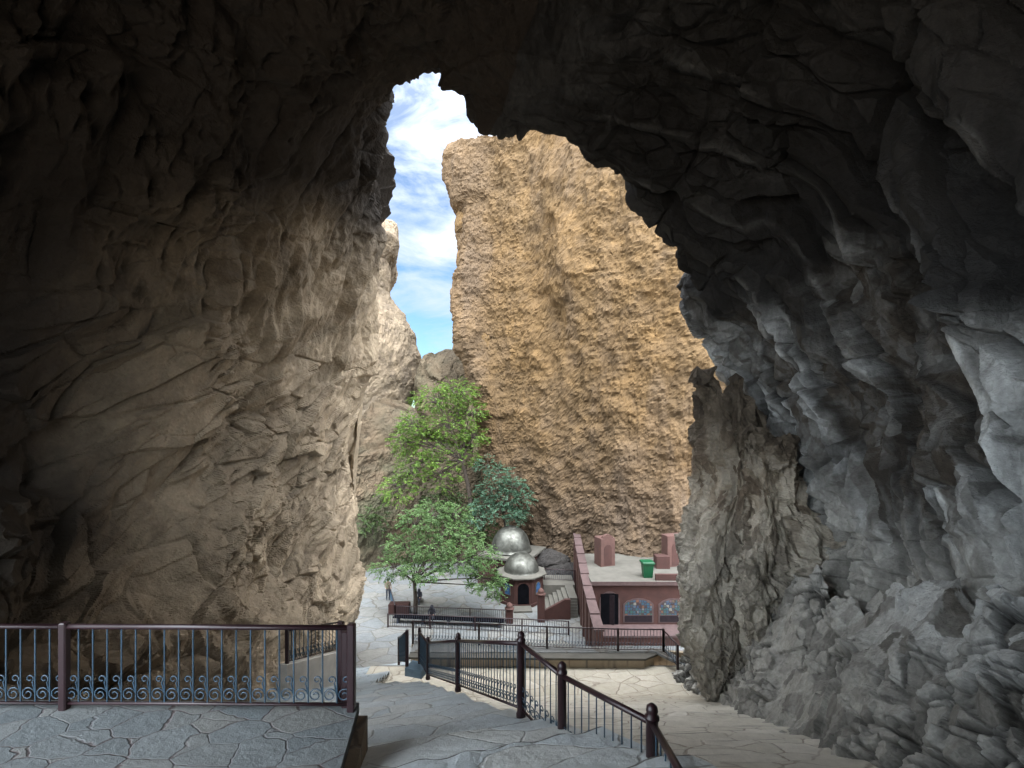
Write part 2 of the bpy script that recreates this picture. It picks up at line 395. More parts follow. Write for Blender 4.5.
O1 = lip + rad * 1.6 + np.array([0, 1.8, 0]); O2 = lip + rad * 4.5 + np.array([0, 2.0, 0]); O3 = lip + rad * 9 + np.array([0, -3.0, 0])
SECT = np.stack([O3, O2, O1, lip, A, B, Cc, D, E])
# hand-set extra station between lip and A so that the wall just inside the lip flares gently
ts = seg_ts([8, 20, 46, 330, 220, 120, 24, 14])
ss = seg_ts([60, 110, 90, 90, 90, 80, 70, 60, 55, 60, 70, 80, 90, 100, 100, 110])
base = catmull(np.swapaxes(catmull(SECT, ts), 0, 1), ss)            # (ns, nt, 3)
Nn = grid_normals(base)
toc = np.array([0, 0, 2.0]) - base; toc[..., 1] = 0
Nn *= np.sign((Nn * toc).sum(-1, keepdims=True) + 1e-9)
sh = base.shape[:2]
P = base.reshape(-1, 3).astype(np.float32)
sidx = np.repeat(ss[:, None], sh[1], 1).reshape(-1)
tidx = np.repeat(ts[None, :], sh[0], 0).reshape(-1)
right = sstep(8.3, 11.5, sidx).astype(np.float32); left = 1 - right
lipw = sstep(0.0, 1.2, np.abs(tidx - 3.0)).astype(np.float32)
X, Y_, Z = P[:, 0], P[:, 1], P[:, 2]
warp = np.stack([fbm(P * 0.35, 5, 3), fbm(P * 0.35, 6, 3), fbm(P * 0.35, 7, 3)], 1)
Q = P + warp * 0.3
# bedding frame: right wall beds run steeply down towards the viewer; left wall is fluted above, tilted slabs below
a = R(22); br = np.stack([X * 0.7, Y_ * math.cos(a) - Z * math.sin(a), (Y_ * math.sin(a) + Z * math.cos(a)) * 0.30], 1) + warp * 0.3
al = R(-32); bl = np.stack([X * 0.7, (Y_ * math.cos(al) - Z * math.sin(al)) * 0.6, (Y_ * math.sin(al) + Z * math.cos(al))], 1) + warp * 0.3
rot = lambda V, q: (V @ np.array(q, np.float32))
Rm = np.array([[0.80, -0.36, 0.48], [0.60, 0.48, -0.64], [0.0, 0.80, 0.60]], np.float32)
low = sstep(2.0, -4.0, Z)
patch = sstep(-0.25, 0.3, fbm(P * 0.2, 71, 2))                       # broken patches against smooth faces
lowv = sstep(-1.5, -4.5, Z + 1.2 * fbm(P * 0.4, 95, 3))
# right wall: tall ribs, planar faces, crumbling blocks near the floor
t1, i1 = tri(br * 0.42 + 3, 31); t2, i2 = tri((br @ Rm) * 1.05, 32); t3, i3 = tri((Q @ Rm) * 1.9 + 5, 33); t4, i4 = tri(Q * 4.3, 34)
f2, c2, r2 = facets(br * np.array([0.75, 0.85, 0.75], np.float32) + 9, 36, 0.85)
f3, c3, r3 = facets(Q * 1.5, 37, 0.5)
lin = lambda c, w: np.clip(c / w, 0, 1)
f2 = (f2 + 0.4) * lin(c2, 0.07) - 0.4; f3 = (f3 + 0.4) * lin(c3, 0.1) - 0.4
f4, c4, r4 = facets(br * np.array([1.6, 2.0, 1.9], np.float32) + 2, 38, 0.8); f4 = (f4 + 0.4) * lin(c4, 0.09) - 0.4
wf = br[:, 1] / 1.75 + 0.22 * fbm(np.stack([br[:, 1] * 0.25, br[:, 2] * 0.7, br[:, 0] * .3], 1), 62, 2) + 0.07 * t2 + 0.05 * t3
ci = np.floor(wf).astype(np.int32); fw = wf - ci
zc = br[:, 2] * 0.75 + _f(_h(ci, ci * 0, ci * 0, 66)) * 7 + 0.10 * t3; zi = np.floor(zc).astype(np.int32); fz = zc - zi
fh = 0.5 * _f(_h(ci, ci * 0, ci * 0, 63)) + 0.5 * _f(_h(ci, zi, ci * 0, 67)); fh2 = _f(_h(ci, zi, ci * 0 + 3, 64)); fh3 = _f(_h(ci, zi, ci * 0 + 9, 65))
fin = (np.where(fw < 0.84, fw / 0.84 * (0.2 + 0.8 * fh3), (1 - fw) / 0.16 * (0.2 + 0.8 * fh3)) + fh2 * lin0(np.minimum(fw, 1 - fw), 0.08)) * (0.3 + 0.7 * lin0(np.minimum(fz, 1 - fz), 0.03)) * (0.45 + 0.8 * fh)
finw = right * sstep(-4.5, -1.0, Z) * (0.55 + 0.45 * sstep(0.3, -0.2, fbm(P * 0.15, 64, 2)))
crk = sstep(-0.1, 0.25, fbm(P * 0.5, 96, 2))
dR = 1.05 * fin * finw + 0.85 * t1 + 0.42 * t2 + 1.0 * f2 * (0.5 + 0.5 * patch) + 0.42 * f4 * patch + (0.26 * t3 + 0.08 * t4) * (0.3 + 0.7 * patch) + 0.8 * f3 * lowv * (0.3 + 0.7 * patch) - 0.28 * np.exp(-(c2 / 0.035) ** 2) * crk * sstep(5.0, 1.0, Z)
# left wall: tilted plates below, drapery flutes above
g1, j1 = tri(bl * 0.36, 41); g2, j2 = tri((bl @ Rm) * 0.9 + 4, 42)
h2, e2, q2 = facets(bl * np.array([0.42, 0.36, 0.6], np.float32), 44, 0.7); h3, e3, q3 = facets(bl * np.array([0.95, 0.8, 1.4], np.float32) + 7, 45, 0.7)
h2 = (h2 + 0.4) * lin(e2, 0.05) - 0.4; h3 = (h3 + 0.4) * lin(e3, 0.08) - 0.4
fl0 = fbm(np.stack([X * 0.9, Y_ * 0.9, Z * 0.07], 1) + warp * 0.12, 61, 4); h4, e4, q4 = facets(bl * np.array([2.0, 1.6, 3.0], np.float32) + 3, 46, 0.9); h4 = (h4 + 0.4) * lin(e4, 0.1) - 0.4
chip = sstep(-0.05, 0.25, fbm(P * 0.45, 98, 3))
flute = 1.2 * np.abs(fl0) - 0.25 + 0.5 * fl0
flw = sstep(0.0, 4.5, Z + 0.15 * (Y_ - 20)) * left
dL = 1.0 * g1 * (1 - 0.5 * flw) + 0.5 * g2 - 0.12 * np.exp(-(e2 / 0.035) ** 2) * crk * sstep(3.0, 0.0, Z) + (0.85 * h2 + 0.42 * h3 + 0.24 * h4 * chip) * (0.3 + 0.7 * patch) * (1 - 0.6 * flw) + (0.22 * t3 + 0.075 * t4) * (0.3 + 0.7 * patch) + flw * flute * 1.3
dR -= 1.0; dL -= 0.25
disp = 0.7 * fbm(P * 0.16, 21, 3) * (0.3 + 0.7 * lipw) + (right * dR + left * dL) * (0.5 + 0.5 * lipw) + 0.05 * fbm(Q * 1.5, 81, 3)
P2 = P + Nn.reshape(-1, 3) * disp[:, None]
stain_shade = right * sstep(0.6, 3.0, Z + 3.0 * fbm(P * 0.25, 91, 4) + 0.8 * t1 - 0.14 * (Y_ - 8)) * 0.97 + left * sstep(3.5, 8.0, Z + 2.2 * fbm(P * 0.2, 93, 3) - 0.25 * (Y_ - 14)) * 0.96  # upper rock darkened: soot patina plus shade put into the colour
stain_shade = np.maximum(stain_shade, 0.95 * sstep(18.0, 10.5, Y_ + 3.4 * fbm(P * 0.2, 92, 4) + 1.2 * g1 - 0.2 * (Z + 2)) * left * sstep(-6.5, -3.0, Z))  # inner left wall: shade away from the mouth put into the colour
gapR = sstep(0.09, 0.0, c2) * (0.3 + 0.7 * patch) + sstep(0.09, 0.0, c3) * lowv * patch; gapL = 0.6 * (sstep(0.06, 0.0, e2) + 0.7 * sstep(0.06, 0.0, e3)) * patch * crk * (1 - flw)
stain_shade = np.maximum(stain_shade, 0.6 * np.clip(right * gapR + left * gapL, 0, 1))  # shade painted into the cracks
crest = np.exp(-((fw - 0.82) / 0.05) ** 2) * finw * sstep(-0.1, 0.2, fbm(P * 0.6, 97, 2))  # light slivers painted along the rib crests
stain_shade = np.maximum(stain_shade, 0.85 * finw * sstep(0.07, 0.0, np.minimum(fw, 1 - fw)))  # shade painted into the grooves between ribs
stain_shade = stain_shade * (1 - 0.12 * crest)
cell = np.where(right > 0.5, 0.3 * crest + 0.65 * fh * finw + 0.3 * (1 - finw) + 0.2 * i1 + 0.2 * r2 + 0.1 * i2 + 0.12 * sstep(10, 7, Y_) - 0.1 * sstep(9, 12, Y_) * sstep(-4, -2, Z), 0.35 * j1 + 0.3 * j2 + 0.35 * q2) * 0.87 + 0.13 * i3
GP = P2.reshape(*sh, 3)
split = int(np.searchsorted(ss, 8.9))
cv = lambda v, a, b: v.reshape(sh)[a:b]
# shell cut open out of view, left and behind the viewer, to admit skylight
open_t = int(np.searchsorted(ts, 6.0 - 0.9)); open_s = int(np.searchsorted(ss, 5.0))
o = grid_mesh('cave_wall', GP[:open_s + 1, :open_t + 1], M['cave'], {'cell': cell.reshape(sh)[:open_s + 1, :open_t + 1], 'stain_shade': stain_shade.reshape(sh)[:open_s + 1, :open_t + 1]}); tag(o, kind='structure')
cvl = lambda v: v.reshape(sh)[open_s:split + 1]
o = grid_mesh('cave_wall', GP[open_s:split + 1], M['cave'], {'cell': cvl(cell), 'stain_shade': cvl(stain_shade)}); tag(o, kind='structure')
_unused = lambda: grid_mesh('cave_wall', GP[:split + 1], M['cave'], {'cell': cv(cell, 0, split + 1), 'stain_shade': cv(stain_shade, 0, split + 1)})
o = grid_mesh('cave_wall', GP[split:], M['grey'], {'cell': cv(cell, split, None), 'stain_shade': cv(stain_shade, split, None), 'low': cv(lowv, split, None)}); tag(o, kind='structure')
del P, P2, Q, br, bl, warp

# ------------------------------------------------------------------ displaced rock helper for closed or open sheets
def rock_sheet(name, B3, mat, amp=1.0, size=1.0, aniso=(1, 1, 1), seed=0, lumps=0.0, stain_shade=None, outward=None, wrap=False, strata=0.0, inset=0.0, block=0.0, bulge=0.0):
    sh = B3.shape[:2]
    N = grid_normals(B3)
    ow = (outward - B3) if outward is not None else None
    if ow is not None: N *= np.sign((N * ow).sum(-1, keepdims=True) + 1e-9)
    P = B3.reshape(-1, 3).astype(np.float32); N = N.reshape(-1, 3)
    wp = np.stack([fbm(P * 0.4 / size, seed + 1, 3), fbm(P * 0.4 / size, seed + 2, 3), fbm(P * 0.4 / size, seed + 3, 3)], 1)
    Q = (P + wp * (0.25 if block else 0.8) * size) * np.array(aniso, np.float32)
    h1, c1, r1 = facets(Q * 0.5 / size, seed + 4, 0.9); h2, c2, r2 = facets(Q * 1.3 / size, seed + 5, 0.9); h3, _, r3 = facets(Q * 3.4 / size, seed + 6, 1.0)
    T1, _ = tri(Q * 0.5 / size + 1.3, seed + 14); T2, _ = tri(Q * 1.2 / size + 2.1, seed + 15); T3, _ = tri(Q * 3.0 / size, seed + 16)
    d = 0.35 * h1 + 0.18 * h2 + 0.05 * h3 + 0.55 * T1 + 0.25 * T2 + 0.1 * T3 + 0.5 * fbm(P * 0.3 / size, seed + 7, 3) + 0.22 * fbm(P * 1.6 / size, seed + 8, 4)
    if lumps: d = d * (1 - lumps) + lumps * (1.0 * fbm(P * 0.22 / size, seed + 9, 3) + 0.5 * fbm(P * 0.8 / size, seed + 10, 5, 0.6) + 0.6 * np.abs(fbm(P * 1.5 / size, seed + 12, 4, 0.6)) + 0.3 * np.abs(fbm(P * 4.0 / size, seed + 13, 3, 0.6)))
    if bulge: d += bulge * fbm(np.stack([P[:, 0] * 0.16, P[:, 1] * 0.16, P[:, 2] * 0.07], 1), seed + 21, 3) + bulge * 0.45 * fbm(np.stack([P[:, 0] * 0.5, P[:, 1] * 0.5, P[:, 2] * 0.22], 1), seed + 22, 3)
    if strata: d += strata * fbm(np.stack([P[:, 0] * 0.1, P[:, 1] * 0.1, P[:, 2] * 1.1 / size], 1) + wp * 0.3, seed + 11, 3)
    gap = np.zeros(len(P), np.float32)
    if block:
        b1, k1, u1 = facets(Q * 1.1 / size + 5, seed + 18, 0.5); b2, k2, u2 = facets(Q * 2.3 / size + 2, seed + 19, 0.5)
        w1 = np.clip(k1 / 0.1, 0, 1); w2 = np.clip(k2 / 0.12, 0, 1); msk = block * sstep(-0.2, 0.25, fbm(P * 0.5 / size, seed + 20, 2))
        d = d * (1 - 0.4 * block) + msk * ((b1 + 0.5) * w1 * 0.62 + (b2 + 0.5) * w2 * 0.34 - 0.45)
        gap = msk * np.maximum(1 - w1, 0.8 * (1 - w2)); r1, r2 = u1, u2
    d *= amp; d -= inset
    so = np.maximum(gap * 0.95, np.zeros(len(P)) if stain_shade is None else stain_shade(P))  # gaps between blocks carry painted shade
    return grid_mesh(name, (P + N * d[:, None]).reshape(*sh, 3), mat, {'cell': (0.5 * r1 + 0.5 * r2), 'stain_shade': so, 'low': sstep(-2, -6, P[:, 2])}, wrap=wrap)

# ochre cliff beyond the mouth
def wall_sheet(plan, zs, edge=None, ni=220):
    pl = np.array([(x, y, 0) for x, y in plan], float)
    p = catmull(pl, np.linspace(0, len(plan) - 1, ni))
    g = np.zeros((ni, len(zs), 3)); g[:, :, :2] = p[:, None, :2]; g[:, :, 2] = zs
    if edge is not None: g = edge(g)
    return g
def ochre_edge(g):
    z = g[..., 2]; x = g[..., 0]
    top = 29.0 + 9 * sstep(1.0, 7.0, x)
    zz = -17 + (z + 17) / 62.0 * (top + 17)
    py = CY - zz / 54 * F
    ex = np.interp(py, [100, 140, 150, 166, 182, 205, 218, 240, 275, 300, 322, 350, 365, 385, 430, 600], [482, 480, 468, 450, 446, 450, 460, 455, 458, 453, 457, 460, 467, 471, 480, 500])
    ex = (ex - 458) / F * 54
    w = sstep(4, -4, x); g[..., 0] += ex * w
    top = 29.0 + 9 * sstep(1.0, 7.0, x)
    g[..., 2] = -17 + (z + 17) / 62.0 * (top + 17)
    over = sstep(0.985, 1.0, (z + 17) / 62.0)
    g[..., 1] += over * 6
    return g
g = wall_sheet([(-1, 80), (-3.2, 65), (-5.6, 56), (-5.2, 51.5), (-2.6, 50), (1.5, 47.5), (7, 42.5), (12, 39.8), (19, 38.5), (27, 38.5), (38, 40)], np.linspace(-17, 45, 330), ochre_edge, 460)
def ostain_shade(P):
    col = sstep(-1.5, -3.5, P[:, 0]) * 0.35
    return np.clip(col + 0.7 * sstep(4, -12, P[:, 2] + 2.5 * fbm(P * 0.3, 300, 3)) + 0.22 * sstep(0.15, 0.5, fbm(np.stack([P[:, 0] * .5, P[:, 1] * .5, P[:, 2] * .12], 1), 301, 3)), 0, 0.9)  # left column tone, painted shade towards the foot, dark water streaks
tag(rock_sheet('cliff', g, M['ochre'], 0.72, 0.95, (1, 1, 1.2), 200, lumps=0.9, stain_shade=ostain_shade, outward=np.array([-6., 0., 12.]), strata=0.18, bulge=1.9), kind='structure')

# pale cliff on the far left, behind the left lip
def left_edge(g):
    z = g[..., 2]
    py = CY - z / 60 * F
    ex = np.interp(py, [150, 218, 224, 230, 242, 255, 263, 292, 309, 316, 334, 358, 380, 400, 430, 600],
                   [376, 380, 386, 393, 398, 394, 388, 388, 396, 405, 414, 419, 419, 412, 405, 400])
    w = np.linspace(0, 1, g.shape[0])[:, None]
    g[..., 0] += (ex - 400) / F * 60 * np.ones_like(w) * sstep(0.0, 0.35, w)
    return g
g = wall_sheet([(-30, 40), (-22, 46), (-17, 52), (-14.6, 57), (-14, 60), (-15, 64), (-18, 75)], np.linspace(-17, 26.5, 220), left_edge, 240)
tag(rock_sheet('cliff', g, M['pale'], 0.55, 1.1, (1, 1, 1), 240, lumps=0.5, stain_shade=lambda P: 0.7 * sstep(6, -4, P[:, 2] + 2 * fbm(P * .3, 305, 3)), outward=np.array([0., 30., 8.])), kind='structure')  # rock colour darker towards the foot

# brown ledge behind the trees
g = wall_sheet([(-26, 38), (-17, 46), (-12, 49.5), (-8, 51), (-4, 52), (1, 52), (4, 50)], np.linspace(-17, -3.4, 90), None, 260)
tt = np.linspace(0, 1, 90); 
topz = np.interp(g[:, -1, 0], [-26, -16, -12, -8, -4, 4], [-3.4, -3.6, -3.0, -3.8, -5.5, -8])
g[..., 2] = -17 + tt[None, :] * (topz[:, None] + 17)
g[..., 1] += 2.2 * tt[None, :] ** 2
ext = np.stack([g[:, -1] + np.array([0.3 * k, 1.1 * k, 0.25 * k]) for k in range(1, 16)], 1)
g = np.concatenate([g, ext], 1)
tag(rock_sheet('rock_ledge', g, M['brownrock'], 0.8, 0.9, (1, 1, 1), 260, lumps=0.4, stain_shade=lambda P: 0.6 * sstep(-0.1, 0.4, fbm(P * .35, 306, 3)), outward=np.array([-6., 20., 6.])), kind='structure')  # patchy dull green tint

def boulder(name, c, s, mat, seed, label, group=None, n=64, amp=0.22, size=None, lumps=0.35, kind=None):
    u = np.linspace(0, 2 * math.pi, 2 * n, endpoint=False); v = np.linspace(-1.5706, 1.5706, n)
    U, V = np.meshgrid(u, v, indexing='ij')
    pw = 0.8
    sg = lambda a: np.sign(a) * np.abs(a) ** pw
    B3 = np.stack([s[0] * sg(np.cos(U)) * sg(np.cos(V)), s[1] * sg(np.sin(U)) * sg(np.cos(V)), s[2] * sg(np.sin(V))], -1)
    sz = size or max(s) * 0.45
    off = np.array([seed * 13.1, seed * 7.7, 0])
    o = rock_sheet(name, B3 + off, mat, amp * sz, sz, (1, 1, 1), seed, lumps, outward=None, wrap=True)
    co = np.empty(len(o.data.vertices) * 3, np.float32); o.data.vertices.foreach_get('co', co)
    co = co.reshape(-1, 3) - off.astype(np.float32); o.data.vertices.foreach_set('co', co.reshape(-1)); o.data.update()
    o.location = c
    if kind: tag(o, kind=kind)
    else: tag(o, label, 'rock', group)
    return o
boulder('boulder', W(452, 398, 59), (4.2, 4, 5.8), M['brownrock'], 401, 'large rounded brown boulder wedged at the top of the canyon gap', n=100, amp=0.45)
boulder('boulder', W(497, 418, 55), (3.0, 3, 6.5), M['pale'], 402, 'pale grey boulder leaning on the ochre cliff right of the tall tree', n=90, amp=0.5)
boulder('boulder', W(388, 440, 54), (4.0, 3, 4.2), M['brownrock'], 403, 'dark brown overhanging rock below the pale cliff at the left', n=90, amp=0.55)
for k, (px, py, Y, s) in enumerate([(553, 566, 46, 1.9), (541, 574, 45.5, 1.2), (562, 578, 44.5, 1.6), (548, 586, 44.3, 1.0)]):
    boulder('boulder', W(px, py, Y), (s * 1.15, s, s * 0.85), M['darkrock'], 410 + k,
            ['tall dark rock against the cliff foot between shrine and stepped wall', 'dark rock touching the right wall of the rear shrine', 'dark rock lying beside the far end of the stepped pink wall', 'low dark rock in front of the rock pile by the shrine'][k], 'dark rocks between shrine and pink wall', n=40, amp=0.5)

for k, (px, py, Y, sx, sz) in enumerate([(467, 166, 53.5, 1.9, 1.5), (468, 195, 53, 1.8, 1.8), (470, 225, 52.8, 1.7, 1.6), (474, 262, 52.4, 1.8, 2.0), (475, 300, 52.5, 1.6, 3.0), (480, 345, 52.0, 1.8, 3.2)]):
    boulder('rock_knob', W(px, py, Y), (sx, 1.6, sz), M['ochre'], 430 + k, None, n=60, amp=0.5, kind='structure')
boulder('rock_knob', W(386, 240, 60), (1.6, 1.6, 2.4), M['pale'], 440, None, n=50, amp=0.45, kind='structure')

# rock outcrop at the right side of the mouth, in front of the lip
def column(profile, Yc, ry, n=260, nz=300, rxr=1.0):
    """profile: rows (py, px_left, px_right) at depth Yc"""
    pr = np.array(profile, float)
    py = np.linspace(pr[0, 0], pr[-1, 0], nz)
    xl = (np.interp(py, pr[:, 0], pr[:, 1]) - CX) / F * Yc; xr = (np.interp(py, pr[:, 0], pr[:, 2]) - CX) / F * Yc
    z = (CY - py) / F * Yc
    u = np.linspace(0, 2 * math.pi, n, endpoint=False)
    cu, su = np.cos(u), np.sin(u)
    ex = np.sign(cu) * np.abs(cu) ** 0.6; ey = np.sign(su) * np.abs(su) ** 0.6
    g = np.zeros((n, nz, 3))
    g[..., 0] = (xl + xr) / 2 + ex[:, None] * (xr - xl) / 2
    g[..., 1] = Yc + ey[:, None] * ry * np.minimum(1, np.linspace(0.35, 3.0, nz))[None, :]
    g[..., 2] = z
    cap = g[:, :1].copy(); cap[..., 0] = (xl[0] + xr[0]) / 2; cap[..., 1] = Yc; cap[..., 2] += 0.05
    return np.concatenate([cap, g], 1)
oc = [column([(374, 730, 742), (392, 724, 756), (410, 718, 774), (440, 716, 786), (500, 716, 800), (600, 716, 820), (740, 720, 840)], 17.6, 1.4),
      column([(367, 695, 699), (377, 694, 716), (396, 698, 734), (440, 705, 752), (480, 706, 765), (512, 693, 780), (545, 684, 800), (590, 682, 830), (630, 680, 850), (665, 688, 860), (720, 700, 880)], 18.2, 1.9),
      column([(424, 738, 764), (440, 736, 790), (500, 736, 812), (560, 730, 840), (620, 728, 870), (760, 740, 900)], 16.4, 1.5)]
for k, g in enumerate(oc):
    tag(rock_sheet('rock_outcrop', g, M['outcrop'], 0.8 if k < 2 else 0.95, 0.85, (1.3, 1.3, 0.55 if k < 2 else 0.9), 500 + 20 * k, 0.0, stain_shade=lambda P: 0.9 * sstep(-3.0, 0.5, P[:, 2] + 1.5 * fbm(P * .6, 307, 3)), outward=None, wrap=True, inset=-0.38, block=0.5), kind='structure')  # rock colour darker brown towards the top

# rubble slope at the foot of the right wall
sl = np.linspace(0, 1, 620); wd = np.linspace(0, 1, 170)
foot = catmull(np.array([(7.0, 21.5, -11.3), (7.0, 19, -11.1), (6.6, 16, -9.75), (6.1, 13, -8.45), (5.55, 10, -7.2), (5.1, 7, -5.95), (4.7, 3, -4.2)]), sl * 6)
top = foot + np.array([2.6, 0, 0])
g = foot[:, None] * (1 - wd[None, :, None]) + top[:, None] * wd[None, :, None]
hv = 0.95 + 0.75 * fbm(np.stack([sl * 9, sl * 0, sl * 0], 1), 570, 4)
g[..., 2] += hv[:, None] * (3.6 * wd ** 1.1)[None, :] - 0.2
tag(rock_sheet('rubble_slope', g, M['grey'], 0.7, 0.95, (1, 1, 1.1), 560, 0.25, block=1.0, outward=np.array([0., 12., 5.])), kind='structure')

# ------------------------------------------------------------------ ground, stairs, terraces
def plane_z(Y): return -1.44 - 0.4375 * Y
gx = np.array([-400, -60, 60, 400.0]); 
gy = np.array([-400, -60, 30, 90, 500.0])
G = np.zeros((4, 5, 3)); G[..., 0] = gx[:, None]; G[..., 1] = gy[None, :]; G[..., 2] = -17.2
tag(grid_mesh('ground', G, M['earth']), kind='structure')

def bumpy_slab(name, quads, mat, n=24, amp=0.02, seed=0):
    """list of steps: each ((l0,l1,r1,r0) top corners, drop) -> one mesh with treads, risers"""
    mb = MB()
    for (a, b, c, d, drop) in quads:           # a front-left, b back-left, c back-right, d front-right (back = away from camera = lower)
        m = max(2, int(n))
        pts = []
        for i in range(m + 1):
            t = i / m
            for j in range(6):
                w = (0, 0.25, 0.5, 0.75, 0.955, 1.0)[j]
                p = [(a[k] * (1 - t) + d[k] * t) * (1 - w) + (b[k] * (1 - t) + c[k] * t) * w for k in range(3)]
                nz = amp * (random.random() - 0.5)
                p[2] += nz
                if j >= 4: p[1] += 0.03 * math.sin(i * 0.9 + a[1] * 3); p[2] -= 0.012 * (j == 5)
                pts.append(p)
            q = list(pts[-1]); q[2] -= drop; pts.append(q)
        fs = []
        for i in range(m):
            for j in range(6): fs.append((i * 7 + j, i * 7 + j + 1, (i + 1) * 7 + j + 1, (i + 1) * 7 + j))
        f0 = len(mb.f); mb.add(pts, fs)
        for q in range(len(fs)):
            if q % 6 >= 4: mb.mi[f0 + q] = 1
    o = mb.build(name, [mat, M['nose']]); tag(o, kind='structure'); return o
# rail line (right edge of the main stairs): x as a function of Y
RX = [(-6, 2.6), (0, 2.3), (4.4, 1.36), (5.85, 0.68), (6.9, 0.2), (10.2, -1.05), (14.0, -2.35), (14.6, -2.5), (17, -4.6), (24, -5.6), (32, -5.0)]
def rx(Y): return float(np.interp(Y, [p[0] for p in RX], [p[1] for p in RX]))
steps = []
dirx = 0.30                                     # step noses run obliquely: right end is farther away
Yn = -4.0; k = 0
while Yn < 31:
    tr = 1.25 + 0.2 * math.sin(k * 2.3) if Yn < 9 else 0.95 + 0.15 * math.sin(k * 1.7)
    Y2 = Yn + tr
    def edgepts(Yc, z):
        xr = rx(Yc + 0.3); xl = -13.0 if Yc > 5.2 else -1.78
        return (xl, Yc + dirx * (xl + 1) * 0.9, z), (xr, Yc + dirx * (xr + 1) * 0.9, z)
    ris = 0.16 if Yn > 8.5 else 0.11
    z0 = plane_z(Yn) - 0.0; z1 = plane_z(Y2) + ris
    a_, d_ = edgepts(Yn, z0); b_, c_ = edgepts(Y2, z1)
    steps.append((a_, b_, c_, d_, ris + 0.02))
    Yn = Y2; k += 1
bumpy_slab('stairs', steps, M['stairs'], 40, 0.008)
# side face under the right edge of the stairs
mb = MB(); ys = np.arange(-4, 15.1, 0.5)
for y0, y1 in zip(ys[:-1], ys[1:]):
    ax, bx_ = rx(y0 + 0.3) + 0.02, rx(y1 + 0.3) + 0.02
    mb.add([(ax, y0 + dirx * ax * .9, plane_z(y0) + 0.1), (bx_, y1 + dirx * bx_ * .9, plane_z(y1) + 0.1), (bx_, y1 + dirx * bx_ * .9, plane_z(y1) - 3), (ax, y0 + dirx * ax * .9, plane_z(y0) - 3)], [(0, 1, 2, 3)])
tag(mb.build('stair_side', M['wallstone']), kind='structure')
# courtyard below
tag(bumpy_slab('courtyard', [((-30, 26, -15), (-30, 58, -15), (12, 58, -15), (12, 26, -15), 0.3)], M['court'], 40, 0.02), kind='structure')
# right-hand lane: landing with cream flagstones then shallow steps rising to the viewer
lane = []
def lx(Y): return max(rx(Y) + 0.03, -6.0)
yy = 19.6; z = -11.3; k = 0
lane.append(((-6.5, 19.6, -11.3), (-6.5, 22.2, -11.33), (11, 22.2, -11.33), (11, 19.6, -11.3), 0.3))
while yy > -3:
    tr = 0.62 + 0.1 * math.sin(k * 1.3); y0 = yy - tr; z0 = z + tr * 0.42 - 0.10
    z += 0.10
    lane.append(((min(lx(y0), 1.5), y0, z + tr * 0.32), (min(lx(yy), 1.5), yy, z), (8.5, yy, z), (8.5, y0, z + tr * 0.32), 0.12))
    z = z + tr * 0.32; yy = y0; k += 1
bumpy_slab('side_stairs', lane, M['cream'], 20, 0.02)
# raised path with low retaining wall, carrying the front railing
zf = -10.82
mb = MB(); mb.prism([(-4.75, 22.346), (6.75, 22.346), (7.6, 21.2), (7.9, 21.3), (7.2, 22.75), (-4.75, 23.55)], lambda u, v, d: (u, v, d), zf - 0.12, zf)
tag(mb.build('path', M['court']), kind='structure')
w = MB(); w.prism([(-4.65, 22.05), (6.0, 21.9), (6.6, 22.3), (6.6, 22.7), (-4.65, 23.4)], lambda u, v, d: (u, v, d), -11.4, zf - 0.123)
ob = w.build('retaining_wall', M['wallstone'], org=(0, 22.0, -11.4)); tag(ob, 'long low brown stone retaining wall under the front railing', 'wall')
cp = MB(); cp.prism([(-4.75, 21.95), (6.05, 21.8), (6.75, 22.26), (6.75, 22.344), (-4.75, 22.344)], lambda u, v, d: (u, v, d), zf - 0.12, zf - 0.03)
cpo = cp.build('coping', M['concrete']); cpo.parent = ob; cpo.location = (0, -22.0, 11.4)
w = MB(); w.prism([(-4.9, 23.42), (7.2, 22.72), (9.5, 22.3), (9.5, 22.55), (7.2, 22.85), (-4.9, 23.62)], lambda u, v, d: (u, v, d), -15.4, zf - 0.125)
ob = w.build('embankment_wall', M['wallstone'], org=(2.9, 24.3, -15.4)); tag(ob, 'tall stone embankment wall dropping from the path to the courtyard', 'wall')

# left terrace
tz = -3.4
mb = MB(); poly = [(-16, -3), (-1.55, -3), (-1.60, 4.2), (-1.84, 5.78), (-16, 5.95)]
mb.prism(poly, lambda u, v, d: (u, v, d), tz - 0.12, tz)
tag(mb.build('terrace', M['terrace']), kind='structure')
mb = MB(); poly = [(-16, -2.9), (-1.50, -2.9), (-1.46, 4.2), (-1.72, 5.72), (-16, 5.9)]
mb.prism(poly, lambda u, v, d: (u, v, d), -8.2, tz - 0.122)
ob = mb.build('terrace_wall', M['wallstone'], org=(-5, 3, -8.2)); tag(ob, 'rough stone side wall holding up the left terrace above the stairs', 'wall')

